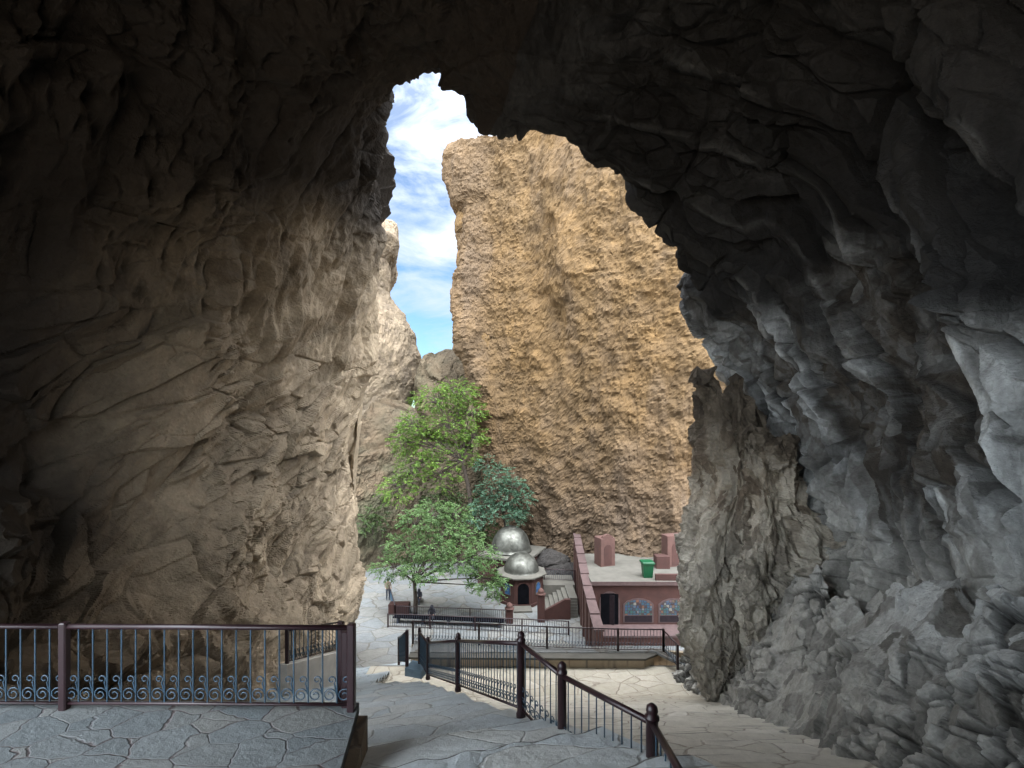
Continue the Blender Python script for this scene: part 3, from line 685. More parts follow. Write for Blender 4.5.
# ------------------------------------------------------------------ railings
def lerp(a, b, t): return tuple(a[i] * (1 - t) + b[i] * t for i in range(3))
def scroll_pts(s):
    out = []
    for k in range(15):                          # lower spiral
        t = k / 14; ang = math.pi * (2.9 - 2.9 * t); r = 0.022 + 0.064 * t
        out.append((0.5 * s + r * math.cos(ang), 0.105 + r * math.sin(ang)))
    c = (0.92 * s - 0.05, 0.285)
    for k in range(12):
        t = k / 11; ang = -0.9 + math.pi * 2.1 * t; r = 0.05 - 0.032 * t
        out.append((c[0] + r * math.cos(ang), c[1] + r * math.sin(ang)))
    return out
def railing(name, label, posts, h=1.0, spacing=0.15, rp=0.045, detail=2, scroll=True, group=None, post_h=None, ball=False, barmat='blue', rail_r=0.032, bar_r=0.009, square=False, close=None):
    base = empty(name, posts[0], label, 'railing', group)
    for i, p in enumerate(posts):
        mb = MB(); ph = (post_h or h) + 0.05
        if ball:
            mb.lathe(p, [(rp * 1.25, -0.06), (rp * 1.25, 0.0), (rp, 0.03), (rp, ph - 0.02), (rp * 1.2, ph - 0.015), (rp * 1.2, ph + 0.01), (rp * 0.8, ph + 0.03), (rp * 1.0, ph + 0.06), (rp * 0.85, ph + 0.1), (rp * 0.3, ph + 0.125), (0.001, ph + 0.13)], 14)
        else:
            mb.box(p[0] - rp, p[0] + rp, p[1] - rp, p[1] + rp, p[2] - 0.06, p[2] + ph, 0, rp * 0.3)
        mb.build('post', M['maroon'] if detail else M['maroon'], base, smooth=ball)
    top, bot = MB(), MB(); far = MB(); farsc = MB()
    for p, q in zip(posts[:-1], posts[1:]):
        L = math.dist(p[:2], q[:2]); u = ((q[0] - p[0]) / L, (q[1] - p[1]) / L); sl = (q[2] - p[2]) / L
        up = lambda v, dz: (v[0], v[1], v[2] + dz)
        top.tube([up(p, h), up(q, h)], rail_r, 8); bot.tube([up(p, 0.07), up(q, 0.07)], rail_r * 0.6, 6)
        n = max(2, int(round(L / spacing)))
        for k in range(n + (0 if scroll else 0)):
            b0 = lerp(p, q, k / n)
            if k > 0:
                tgt = MB() if detail == 2 else far
                tgt.tube([up(b0, 0.07), up(b0, h - 0.02)], bar_r, 6 if detail == 2 else 4, cap=False)
                if detail == 2: tgt.build('baluster', M[barmat], base, smooth=True)
            if scroll:
                tgt = MB() if detail == 2 else farsc
                s = L / n
                pts = [(b0[0] + u[0] * a, b0[1] + u[1] * a, b0[2] + sl * a + 0.07 + b) for a, b in scroll_pts(s)]
                if detail < 2: pts = pts[::3]
                tgt.tube(pts, bar_r * 0.9 if detail == 2 else bar_r, 5 if detail == 2 else 4, cap=False)
                if detail == 2: tgt.build('scroll', M['blue'], base, smooth=True)
    top.build('handrail', M['maroon'], base, smooth=True); bot.build('bottom_rail', M['maroon'], base, smooth=True)
    if far.f: far.build('bar_infill', M[barmat], base)
    if farsc.f: farsc.build('scroll_infill', M['blue'], base)
    return base
tr_y = 5.62
railing('railing', 'maroon railing with blue bars and scrolls on the near left terrace', [(-8.9, tr_y + 0.06, tz), ((62 - 512) / F * tr_y, tr_y + 0.03, tz), (-1.88, tr_y, tz)], 0.97, 0.172, 0.045, 2)
railing('railing', 'short blue railing seen through the terrace railing, on a pale parapet by the rock wall', [W(287, 664, 14.4), W(339, 650, 17.2)], 1.0, 0.2, 0.05, 2, bar_r=0.013)
railing('railing', 'short maroon rail joining the corner post of the left terrace to a lower post', [(-1.98, tr_y + 0.08, tz - 0.12), W(341, 700, 6.25)], 0.97, 0.2, 0.04, 2, scroll=False)
st = [(1.22, 3.05, -3.5), W(652, 833, 4.35), W(562, 758, 5.85), W(521, 713, 6.9), W(458, 688, 10.2), W(428, 677, 14.0)]
RO = []
railing('railing', 'maroon handrail with ball topped posts running down beside the central stairs', st, 1.0, 0.145, 0.055, 2, ball=True, bar_r=0.008)
railing('railing', 'short steep blue railing at the foot of the central stairs', [W(428, 677, 14.0), W(419.5, 664, 15.3)], 1.0, 0.12, 0.05, 2, ball=True, bar_r=0.012)
railing('railing', 'short blue railing at the left side of the small blue grey steps', [W(407, 664, 15.0), W(399, 663, 19.5)], 1.02, 0.16, 0.05, 2, bar_r=0.014)
fr = [W(413, 642.5, 23.35), W(479, 645, 23.1), W(547, 648.5, 22.75), W(618, 653, 22.5), W(663.5, 655, 22.45)]
fr = [(x, y, zf) for x, y, z in fr]
railing('railing', 'long front railing on the low stone wall below the shrines', fr, 1.02, 0.15, 0.05, 1, bar_r=0.013, barmat='navy')
railing('railing', 'short railing turning from the front railing toward the right hand rock', [fr[-1], (7.35, 21.3, -11.0)], 1.0, 0.15, 0.05, 1, bar_r=0.013, barmat='navy')
z0 = -15.0
def G0(px, py): Y = 15.0 * F / (py - CY); return W(px, py, Y)
r2 = [G0(388, 627), G0(430, 628.5), G0(475, 630.5), G0(522, 632.5), G0(568.5, 635)]
railing('railing', 'dark railing in front of the long bench under the tree', r2, 0.95, 0.16, 0.05, 1, scroll=False, bar_r=0.013, barmat='navy')
r1 = [G0(395, 617), G0(432, 618.5), G0(470, 620), G0(506, 621.5)]
railing('railing', 'dark railing behind the long bench, ending at the gate pillar', r1, 0.85, 0.16, 0.05, 1, scroll=False, bar_r=0.013, barmat='navy')
railing('railing', 'blue railing running back toward the cliff left of the tree', [G0(395, 617), G0(389, 594)], 0.9, 0.18, 0.05, 1, bar_r=0.02)
railing('railing', 'small railing on the landing right of the front shrine', [(2.75, 41, -13.62), (5.3, 40.6, -13.62)], 0.9, 0.16, 0.05, 1, scroll=False, bar_r=0.014, barmat='navy')
# small blue steps between the stair railings
mb = MB()
for k in range(5): mb.box(-3.3 - 0.08 * k, -2.72 - 0.06 * k, 14.9 + 0.42 * k, 15.32 + 0.42 * k, -8.0 - 0.2 * k, -7.75 - 0.2 * k, -0.3)
ob = mb.build('steps', M['bluestone'], org=(-2.8, 15.5, -9.5)); tag(ob, 'short flight of blue grey stone steps leaving the central stairs', 'steps')

# parapet under the short railing of the left terrace
a_, b_ = W(283, 664, 14.2), W(345, 649, 17.6)
mb = MB(); L = math.dist(a_[:2], b_[:2]); nx, ny = -(b_[1] - a_[1]) / L, (b_[0] - a_[0]) / L
vs = []
for p in (a_, b_):
    for sgn in (-0.14, 0.14):
        for dz in (-3.6, -0.02): vs.append((p[0] + nx * sgn, p[1] + ny * sgn, p[2] + dz))
mb.add(vs, [(0, 1, 3, 2), (4, 6, 7, 5), (0, 4, 5, 1), (2, 3, 7, 6), (1, 5, 7, 3), (0, 2, 6, 4)])
ob = mb.build('parapet', M['limewash'], org=(a_[0], a_[1], a_[2] - 3.6)); tag(ob, 'pale sloping parapet wall under the short railing at the left', 'wall')

# ------------------------------------------------------------------ shrines
def arch(w, h, n=10, pointed=0.0):
    r = w / 2; pts = [(-r, 0), (r, 0), (r, h - r)]
    for k in range(1, n):
        a = math.pi * k / n; pts.append((r * math.cos(a), h - r + (r * (1 + pointed)) * math.sin(a)))
    pts.append((-r, h - r)); return pts
def on_face(c, ang, dist):
    """frame on a vertical face whose outward normal has heading ang: (u right seen from outside, v up, d outwards)"""
    n = (math.cos(ang), math.sin(ang)); t = (-n[1], n[0])
    return lambda u, v, d: (c[0] + n[0] * (dist + d) + t[0] * u, c[1] + n[1] * (dist + d) + t[1] * u, c[2] + v)
def dome_prof(r, h, z, n=14): return [(max(r * math.cos(math.pi / 2 * k / n), 0.012), z + h * math.sin(math.pi / 2 * k / n)) for k in range(n + 1)]
oc_c = (0.79, 40.2, -15.0)
sr = empty('shrine', oc_c, 'front octagonal red brick shrine with silver dome and dark arched doorway', 'shrine')
ap = 1.72; Rr = ap / math.cos(math.pi / 8); rot = R(-90) + math.pi / 8 + R(4)
MB().lathe(oc_c, [(Rr * 1.05, -0.3), (Rr * 1.05, 0.22), (Rr, 0.24), (Rr, 2.2)], 8, rot).build('wall', M['brick'], sr)
MB().lathe(oc_c, [(Rr * 1.02, 2.2), (Rr * 1.16, 2.26), (Rr * 1.16, 2.36), (Rr * 0.9, 2.44)], 8, rot).build('cornice', M['concrete'], sr)
d = MB().lathe(oc_c, [(1.5, 2.40)] + dome_prof(1.46, 1.5, 2.42), 32).build('dome', M['dome'], sr, smooth=True)
for k in range(8):
    a = R(-86) + k * math.pi / 4
    if math.sin(a) > 0.1: continue
    fr_ = on_face(oc_c, a, ap)
    if k == 0:
        f = MB().prism(arch(1.12, 2.02), fr_, -0.05, 0.05).build('door_frame', M['brick'], sr)
        f2 = MB().prism(arch(0.92, 1.9), fr_, -0.04, 0.056).build('doorway', M['dark'], sr)
    else:
        f3 = MB().prism(arch(0.62, 1.0), lambda u, v, d, fr_=fr_: fr_(u, v + 0.85, d), -0.05, 0.05).build('window_frame', M['concrete'], sr)
        f4 = MB().prism(arch(0.5, 0.9), lambda u, v, d, fr_=fr_: fr_(u, v + 0.9, d), -0.04, 0.056).build('pane', M['glassblue'], sr)
        f4.parent = f3
MB().box(0.1, 1.55, 37.3, 38.42, -15.02, -14.86, R(4)).build('threshold', M['concrete'], sr)

bc = (-0.1, 45.2, -15.0)
br_ = empty('shrine', bc, 'rear red brick shrine with large grey dome on a flat square roof', 'shrine')
rz = R(-24)
MB().box(bc[0] - 2.3, bc[0] + 2.3, bc[1] - 2.3, bc[1] + 2.3, -15.3, -12.5, rz).build('wall', M['brick'], br_)
MB().box(bc[0] - 2.6, bc[0] + 2.6, bc[1] - 2.6, bc[1] + 2.6, -12.498, -12.28, rz, 0.04).build('roof_slab', M['concrete'], br_)
MB().lathe(bc, [(1.95, 2.72), (1.95, 2.86)] + dome_prof(1.84, 2.2, 2.87), 36).build('dome', M['dome'], br_, smooth=True)
fr_ = on_face((bc[0], bc[1], bc[2]), R(-90) + rz, 2.3)
MB().prism(arch(0.9, 1.9), fr_, -0.05, 0.04).build('doorway', M['dark'], br_)

# gate pillars with finials
for k, (px, py, Y, h, lab) in enumerate([(509.5, 622, 35.6, 1.0, 'short red brick gate pillar with pointed finial, left of the shrine path'), (541, 621, 35.8, 2.0, 'taller red brick gate pillar with pointed finial at the foot of the shrine steps')]):
    c = W(px, py, Y); c = (c[0], c[1], -15.0)
    e = empty('gate_pillar', c, lab, 'pillar', 'brick pillars of the shrine gate')
    MB().box(c[0] - .27, c[0] + .27, c[1] - .27, c[1] + .27, -15.1, -15 + h, 0, 0.02).build('shaft', M['brick'], e)
    MB().lathe((c[0], c[1], -15 + h), [(0.36, 0), (0.36, 0.08), (0.2, 0.1), (0.26, 0.22), (0.2, 0.34), (0.02, 0.5)], 12).build('finial', M['pink'], e, smooth=True)
# steps rising to the right of the shrine
mb = MB()
for k in range(7): mb.box(2.3 + 0.34 * k, 5.0, 36.4 + 0.05 * k, 39.6, -15.2 + 0.2 * k, -14.8 + 0.2 * k)
mb.box(2.6, 5.2, 39.61, 42.2, -15.2, -13.62)
ob = mb.build('steps', M['concrete'], org=(3.5, 39, -15.2)); tag(ob, 'pale stone steps rising right of the front shrine to a landing', 'steps')
mb = MB(); mb.prism([(2.25, -15.1), (4.4, -15.1), (4.4, -13.5), (4.0, -13.5), (2.25, -14.45)], lambda u, v, d: (u, d, v), 36.05, 36.35)
ob = mb.build('side_wall', M['brick'], org=(3, 36.2, -15.1)); tag(ob, 'low sloping red wall beside the pale steps', 'wall')

# stepped pink wall
pw = [(6.0, 45.0, -10.4), (5.25, 34.0, -11.4), (5.2, 28.6, -12.6)]
we = empty('stepped_wall', (5.3, 36, -15), 'tall pink wall with stepped mauve coping running from cliff to courtyard', 'wall')
n = 9; cap = MB(); body = MB()
def pwz(t):
    return lerp(pw[0], pw[1], t / 0.62) if t < 0.62 else lerp(pw[1], pw[2], (t - 0.62) / 0.38)
for k in range(n):
    p, q = pwz(k / n), pwz((k + 1) / n); zt = (p[2] * 0.45 + q[2] * 0.55)
    sl = 0.09
    for mbx, hw, zb, za, zc in ((body, 0.24, -15.3, p[2] - 0.12 - sl * 0, q[2] - 0.12 + sl), (cap, 0.31, None, p[2] - 0.118, q[2] - 0.118 + sl)):
        vs = []
        for pt, zz in ((p, za), (q, zc)):
            for sg in (-hw, hw):
                vs.append((pt[0] + sg, pt[1], zb if zb else zz)); vs.append((pt[0] + sg, pt[1], zz if zb else zz + 0.13))
        mbx.add(vs, [(0, 1, 3, 2), (4, 6, 7, 5), (0, 4, 5, 1), (2, 3, 7, 6), (1, 5, 7, 3), (0, 2, 6, 4)])
body.build('wall_body', M['pink'], we); cap.build('coping', M['coping'], we)
for k in range(1, n):
    p = pwz(k / n); MB().box(p[0] - 0.33, p[0] - 0.242, p[1] - 0.14, p[1] + 0.14, -15.2, p[2] - 0.13).build('pilaster', M['pink'], we)
MB().lathe((6.0, 45.0, -10.4), [(0.12, 0), (0.2, 0.12), (0.2, 0.22), (0.03, 0.34)], 10).build('finial', M['concrete'], we, smooth=True)

# red building with flat roof
bl0 = (9.3, 33.6, -15.0)
bd = empty('building', bl0, 'low red brick building with arched stained glass windows and flat roof terrace', 'building')
x0, x1 = 5.56, 13.6
MB().box(x0, x1, 33.6, 40.5, -15.3, -11.46).build('wall', M['brick'], bd)
MB().box(x0 - 0.02, x1 + .1, 33.45, 40.6, -11.458, -11.3).build('roof', M['concrete'], bd)
MB().box(x0 - 0.02, x1 + .1, 33.40, 33.448, -11.52, -11.26).build('roof_edge', M['coping'], bd)
ff = on_face((0, 33.6, -14.3), R(-90), 0)      # u to the right
def X6(px, Y=33.6): return (px - CX) / F * Y
dc = X6(609.5)
MB().prism(arch(1.42, 2.3), lambda u, v, d: ff(u + dc, v, d), -0.05, 0.035).build('door_frame', M['coping'], bd)
do = MB().prism([(-.62, 0.0), (.62, 0), (.62, 2.1), (.3, 2.18), (-.3, 2.18), (-.62, 2.1)], lambda u, v, d: ff(u + dc, v, d), -0.04, 0.042).build('door', M['dark'], bd)
lf = MB(); lf.box(dc - 0.08, dc + 0.32, 33.5, 33.55, -14.28, -12.22, R(-25)); l = lf.build('door_leaf', M['wood'], bd)
for px in (638.3, 673.5, 705):
    wc = X6(px)
    fr_ = MB().prism([(-1.06, 0.0), (1.06, 0), (1.06, 1.3), (.8, 1.52), (.4, 1.66), (0, 1.7), (-.4, 1.66), (-.8, 1.52), (-1.06, 1.3)], lambda u, v, d: ff(u + wc, v + 0.12, d), -0.05, 0.03).build('window_frame', M['coping'], bd)
    g_ = MB(); g_.prism([(-.96, 0.55), (.96, 0.55), (.96, 1.24), (.72, 1.44), (.36, 1.56), (0, 1.6), (-.36, 1.56), (-.72, 1.44), (-.96, 1.24)], lambda u, v, d: ff(u + wc, v + 0.12, d), -0.04, 0.036)
    g = g_.build('pane', M['lattice'], bd); g.parent = fr_
    s_ = MB(); s_.box(wc - .96, wc + .96, 33.555, 33.62, -14.12, -13.68); s2 = s_.build('sill_panel', M['wood'], bd); s2.parent = fr_
MB().box(x0 + 0.12, x1, 31.9, 33.6, -15.2, -14.42).build('plinth', M['brick'], bd)
MB().box(x0 + 0.1, x1, 31.8, 33.598, -14.418, -14.3).build('plinth_slab', M['coping'], bd)
# roof things
def niche(c, w, dpt, h, label, crown=True):
    e = empty('niche_shrine', c, label, 'niche', 'arched brick niches on the roof terrace', R(18))
    MBx = lambda: MB()
    x, y, z = c
    loc = lambda mb, nm, mt: (mb.build(nm, mt, e))
    MB().box(x - w / 2, x + w / 2, y - dpt / 2, y + dpt / 2, z, z + h, 0, 0.03).build('body', M['pink'], e)
    fc = on_face((x, y, z), R(-90), dpt / 2)
    MB().prism(arch(w * 0.5, h * 0.72), lambda u, v, d: fc(u, v + 0.12, d), -0.03, 0.02).build('recess', M['brick'], e)
    if crown:
        MB().prism([(-w * .36, 0), (w * .36, 0), (w * .3, .16), (w * .15, .26), (0, .3), (-w * .15, .26), (-w * .3, .16)], lambda u, v, d: fc(u, v + h, d), -0.3, 0.0).build('crown', M['pink'], e)
    return e
niche((7.25, 37.6, -11.3), 1.25, 1.1, 2.15, 'left arched pink niche on the roof terrace beside the stepped wall')
niche((12.55, 37.4, -11.3), 1.6, 0.8, 2.4, 'right pink niche on the roof terrace partly behind the rock', False)
ob = MB().box(10.95, 12.0, 36.4, 37.2, -11.3, -10.35, 0, 0.03).build('brick_block', M['brick'], org=(11.4, 36.8, -11.3)); tag(ob, 'low red block standing left of the right roof niche', 'block')
ob = MB().box(10.1, 13.4, 33.75, 33.95, -11.3, -10.85, 0, 0.02).build('parapet', M['brick'], org=(11.6, 33.85, -11.3)); tag(ob, 'low red parapet at the front edge of the roof right of the green bin', 'wall')
c = (9.75, 34.6, -11.3)
e = empty('bin', c, 'green plastic waste bin standing at the roof edge', 'bin')
mb = MB(); vs = []
for z, hw, hd in ((0.0, .30, .28), (1.0, .38, .36)):
    vs += [(c[0] - hw, c[1] - hd, c[2] + z), (c[0] + hw, c[1] - hd, c[2] + z), (c[0] + hw, c[1] + hd, c[2] + z), (c[0] - hw, c[1] + hd, c[2] + z)]
mb.add(vs, [(3, 2, 1, 0), (4, 5, 6, 7), (0, 1, 5, 4), (1, 2, 6, 5), (2, 3, 7, 6), (3, 0, 4, 7)]).build('bin_body', M['green'], e)
MB().box(c[0] - .46, c[0] + .44, c[1] - .44, c[1] + .44, c[2] + 1.002, c[2] + 1.14, 0, 0.04).build('lid', M['green'], e)

# long bench between the two rear railings
a_, b_ = G0(394, 622), G0(504, 627)
e = empty('bench', ((a_[0] + b_[0]) / 2, (a_[1] + b_[1]) / 2, -15), 'long dark bench under the tree between two railings', 'bench')
ang = math.atan2(b_[1] - a_[1], b_[0] - a_[0]); L = math.dist(a_[:2], b_[:2]); cx, cy = e.location[0], e.location[1]
MB().box(cx - L / 2, cx + L / 2, cy - .28, cy + .28, -14.6, -14.52, ang).build('seat', M['dark'], e)
for t in (-.46, -.23, 0, .23, .46):
    px_, py_ = cx + L * t * math.cos(ang), cy + L * t * math.sin(ang)
    MB().box(px_ - .06, px_ + .06, py_ - .22, py_ + .22, -15, -14.6, ang).build('leg', M['navy'], e)
c = G0(399.5, 613); c = (c[0], c[1], -15)
ob = MB().box(c[0] - .8, c[0] + .8, c[1] - .35, c[1] + .35, -15, -14.2, 0, 0.04).build('planter', M['brick'], org=c); tag(ob, 'low red brick box at the left end of the bench railing', 'planter')

# ------------------------------------------------------------------ people
M['skin'] = simple('skin', (0.42, 0.25, 0.18), 0.6, 0, 0.1, 4, 0)
M['black'] = simple('black_cloth', (0.016, 0.016, 0.022), 0.9, 0, 0.3, 8, 0.2)
M['beige'] = simple('beige_cloth', (0.15, 0.115, 0.085), 0.9, 0, 0.2, 8, 0.2)
M['jean'] = simple('dark_trousers', (0.03, 0.032, 0.045), 0.9, 0, 0.2, 8, 0.2)
def person(loc, rz, pose, top, bottom, label, covered=True):
    if pose == 'stand':
        J = dict(pel=(0, 0, .95), sp=(0, .01, 1.2), ch=(0, 0, 1.4), nk=(0, .01, 1.52), hd=(0, .03, 1.62), cr=(0, .03, 1.74),
                 ls=(-.18, 0, 1.44), le=(-.25, .03, 1.15), lh=(-.22, .16, .95), rs=(.18, 0, 1.44), re=(.25, .05, 1.16), rh=(.17, .2, 1.05),
                 lt=(-.1, 0, .9), lk=(-.1, .03, .5), la=(-.1, -.02, .09), lf=(-.11, .14, .04), rt=(.1, 0, .9), rk=(.1, .02, .5), ra=(.1, -.02, .09), rf=(.11, .14, .04))
    else:
        J = dict(pel=(0, 0, .52), sp=(0, .01, .78), ch=(0, .05, .98), nk=(0, .08, 1.1), hd=(0, .13, 1.2), cr=(0, .14, 1.32),
                 ls=(-.18, .05, 1.02), le=(-.25, .12, .76), lh=(-.12, .34, .66), rs=(.18, .05, 1.02), re=(.25, .12, .76), rh=(.12, .34, .66),
                 lt=(-.1, .06, .5), lk=(-.12, .46, .5), la=(-.12, .44, .09), lf=(-.13, .6, .04), rt=(.1, .06, .5), rk=(.12, .46, .5), ra=(.12, .44, .09), rf=(.13, .6, .04))
    rad = dict(pel=.15, sp=.14, ch=.15, nk=.06, hd=.1, cr=.07, ls=.07, le=.05, lh=.04, rs=.07, re=.05, rh=.04, lt=.1, lk=.065, la=.045, lf=.04, rt=.1, rk=.065, ra=.045, rf=.04)
    names = list(J); ed = [('pel', 'sp'), ('sp', 'ch'), ('ch', 'nk'), ('nk', 'hd'), ('hd', 'cr'), ('ch', 'ls'), ('ls', 'le'), ('le', 'lh'), ('ch', 'rs'), ('rs', 're'), ('re', 'rh'),
                           ('pel', 'lt'), ('lt', 'lk'), ('lk', 'la'), ('la', 'lf'), ('pel', 'rt'), ('rt', 'rk'), ('rk', 'ra'), ('ra', 'rf')]
    me = bpy.data.meshes.new('tmp'); me.from_pydata([J[k] for k in names], [(names.index(a), names.index(b)) for a, b in ed], [])
    ob = bpy.data.objects.new('tmp', me); C.objects.link(ob)
    m = ob.modifiers.new('s', 'SKIN')
    for v, k in zip(me.skin_vertices[0].data, names): v.radius = (rad[k], rad[k] * (0.75 if k in ('ch', 'sp', 'pel') else 1)); v.use_root = (k == 'pel')
    ob.modifiers.new('u', 'SUBSURF').levels = 2
    dg = bpy.context.evaluated_depsgraph_get(); me2 = bpy.data.meshes.new_from_object(ob.evaluated_get(dg))
    C.objects.unlink(ob); bpy.data.objects.remove(ob)
    for mm in (M[top], M[bottom], M['skin']): me2.materials.append(mm)
    hz, pz = J['nk'][2] + 0.0, J['pel'][2]
    for p in me2.polygons:
        c = p.center; p.use_smooth = True
        hand = min(math.dist(c, J['lh']), math.dist(c, J['rh'])) < .07
        leg = c[2] < pz - 0.02 or (pose != 'stand' and c[1] > .18 and c[2] < .6)
        p.material_index = 2 if (c[2] > hz or hand) else (1 if leg else 0)
    b = link(bpy.data.objects.new('person', me2)); b.location = loc; b.rotation_euler = (0, 0, rz); tag(b, label, 'person')
    h = MB(); hc = J['hd']
    h.lathe((hc[0], hc[1] - .035, hc[2] - (0.14 if covered else .0)), [(.10, 0.0), (.125, .08), (.128, .16), (.11, .23), (.06, .28), (.005, .295)] if covered else [(.118, 0.02), (.122, .08), (.1, .14), (.05, .18), (.005, .19)], 16)
    ho = h.build('headscarf' if covered else 'hair', M['black'], None, True); ho.parent = b
    return b
p = G0(388, 600); person((p[0], p[1], -15), R(200), 'stand', 'beige', 'jean', 'person in a beige top and dark trousers standing by the blue railing', False)
p = G0(419.5, 603); person((p[0], p[1], -15.12), R(170), 'sit', 'black', 'jean', 'person in black sitting behind the tree trunk', True)
p = G0(432, 622.6); person((p[0] , p[1], -15.0), R(180), 'sit', 'black', 'black', 'person in black seated on the long bench', True)
ob = MB(); c = G0(419.5, 603)
ob.box(c[0] - .3, c[0] + .3, c[1] - .1, c[1] + .35, -15.0, -14.72, 0, 0.05)
ob = ob.build('stone_seat', M['concrete'], org=(c[0], c[1], -15)); tag(ob, 'small stone block used as a seat behind the tree', 'seat')

# ------------------------------------------------------------------ trees
def bez(a, b, c, n=8):
    return [tuple((1 - t) ** 2 * a[i] + 2 * t * (1 - t) * b[i] + t * t * c[i] for i in range(3)) for t in np.linspace(0, 1, n)]
def tree(name, label, base, fork, clumps, leafmat, nleaf, lsize, trunk_r, group=None, droop=0.3, fill=0.35):
    """clumps: (center, radii, weight)"""
    e = empty(name, base, label, 'tree', group)
    t = MB()
    mid = (base[0] * .6 + fork[0] * .4 + 0.15, base[1], base[2] * .5 + fork[2] * .5)
    t.tube(bez(base, mid, fork, 8), list(np.linspace(trunk_r, trunk_r * .62, 8)), 9)
    V, Fc = [], []
    for ci, (c, rr, wt) in enumerate(clumps):
        c = np.array(c); k2 = (fork[0] * .5 + c[0] * .5, fork[1] * .5 + c[1] * .5, fork[2] * .35 + c[2] * .65)
        L = bez(fork, k2, tuple(c), 8); r0 = trunk_r * (0.28 + 0.16 * random.random())
        t.tube(L, list(np.linspace(r0, 0.02, 8)), 6)
        ntw = int(nleaf * wt / 14)
        for j in range(ntw):
            d = rng.normal(size=3); d /= np.linalg.norm(d)
            q = (fill + (1 - fill) * rng.random() ** 0.5)
            p0 = c + d * np.array(rr) * q
            if j % 6 == 0: t.tube([tuple(c * .6 + np.array(L[5]) * .4), tuple(c * .4 + p0 * .6 + np.array([0, 0, .1])), tuple(p0)], [0.03, 0.018, 0.008], 4, cap=False)
            out = d * np.array([1, 1, 0.35]) + rng.normal(size=3) * .35; out /= np.linalg.norm(out)
            tw = 0.35 + 0.35 * rng.random()
            side = np.cross(out, (0, 0, 1.0)); side /= np.linalg.norm(side) + 1e-6
            for m in range(14):
                s = (m // 2 + 1) / 7 * tw; sg = 1 if m % 2 else -1
                pp = p0 + out * s + np.array([0, 0, -droop * s * s * 1.4])
                ld = side * sg * .8 + out * .55 + rng.normal(size=3) * .3 + np.array([0, 0, -droop]); ld /= np.linalg.norm(ld)
                nn = np.cross(ld, rng.normal(size=3) * .5 + np.array([0, 0, 1.0])); nn /= np.linalg.norm(nn) + 1e-6
                ls = lsize * (0.7 + 0.6 * rng.random())
                b0 = len(V)
                V += [pp, pp + ld * ls * .5 + nn * ls * .24, pp + ld * ls, pp + ld * ls * .5 - nn * ls * .24]
                Fc.append((b0, b0 + 1, b0 + 2, b0 + 3))
    t.build('trunk', M['bark'], e, smooth=True)
    cr = MB(); cr.v = [tuple(v) for v in V]; cr.f = Fc; cr.mi = [0] * len(Fc)
    cr.build('crown', leafmat, e)
    return e
def cl(px, py, Y, wx, wz, wt):
    p = W(px, py, Y); s = Y / F
    return (p, (wx * s, (wx + wz) * .5 * s, wz * s), wt)
tree('tree', 'spreading green tree in front of the shrine with layered low crown', G0(415, 614.5), W(414, 582, 37.2),
     [cl(392, 566, 37, 20, 9, .11), cl(404, 545, 38, 18, 10, .10), cl(416, 520, 38, 16, 13, .11), cl(436, 512, 40, 18, 12, .10), cl(456, 515, 40.5, 16, 10, .07), cl(432, 548, 37, 20, 11, .13), cl(448, 533, 39, 20, 9, .09), cl(460, 560, 36.5, 20, 11, .13), cl(480, 555, 37, 16, 14, .10), cl(484, 578, 36, 15, 12, .10), cl(466, 538, 39, 18, 9, .07), cl(424, 570, 35.5, 22, 8, .09), cl(496, 586, 36.3, 10, 10, .05)],
     M['leaf_near'], 17000, 0.17, 0.2)
tree('tree', 'tall lime green tree leaning left in front of the canyon gap', W(473, 520, 47), W(462, 460, 47),
     [cl(435, 398, 47, 22, 12, .15), cl(456, 392, 48, 22, 13, .14), cl(470, 412, 48, 16, 13, .10), cl(412, 425, 46, 14, 14, .11), cl(402, 440, 46, 12, 12, .07), cl(448, 425, 47, 24, 14, .12), cl(418, 462, 46, 22, 14, .11), cl(398, 488, 45, 18, 16, .12), cl(474, 436, 47, 14, 10, .07), cl(440, 475, 46.5, 22, 16, .10), cl(430, 445, 46.5, 20, 14, .10), cl(462, 455, 47, 16, 12, .06)],
     M['leaf_lime'], 21000, 0.18, 0.26)
tree('tree', 'dark teal green tree against the ochre cliff right of the lime tree', W(506, 545, 47.4), W(502, 508, 46.5),
     [cl(498, 474, 46, 13, 9, .12), cl(486, 464, 46, 9, 7, .06), cl(514, 486, 46, 12, 8, .11), cl(523, 499, 45.6, 9, 6, .06), cl(490, 490, 46, 13, 9, .12), cl(506, 498, 46, 15, 8, .14), cl(484, 506, 45.8, 12, 7, .1), cl(502, 512, 45.5, 18, 7, .12), cl(517, 515, 45.5, 11, 7, .08), cl(478, 518, 45.5, 11, 7, .07)],
     M['leaf_teal'], 11000, 0.18, 0.14)
def shrub(px, py, Y, wx, wz, n, mat, label):
    p = W(px, py, Y)
    b = (p[0], p[1], p[2] - wz * Y / F * 1.1)
    e = tree('shrub', label, b, (p[0], p[1], p[2] - wz * Y / F * .6), [cl(px - wx * .4, py + 1, Y, wx * .7, wz * .8, .4), cl(px + wx * .4, py, Y + .4, wx * .7, wz, .4), cl(px, py - wz * .4, Y, wx * .6, wz * .7, .2)], mat, n, 0.22, 0.06, 'shrubs behind the trees')
    e['category'] = 'shrub'
shrub(448, 505, 47.5, 26, 16, 4200, M['leaf_dark'], 'wide dark shrub below the lime tree trunk')
shrub(372, 520, 46.5, 14, 14, 1600, M['leaf_dark'], 'dull green shrub on the brown ledge at the left')
shrub(480, 532, 46.5, 16, 10, 2200, M['leaf_dark'], 'dark low shrub left of the rear shrine dome')

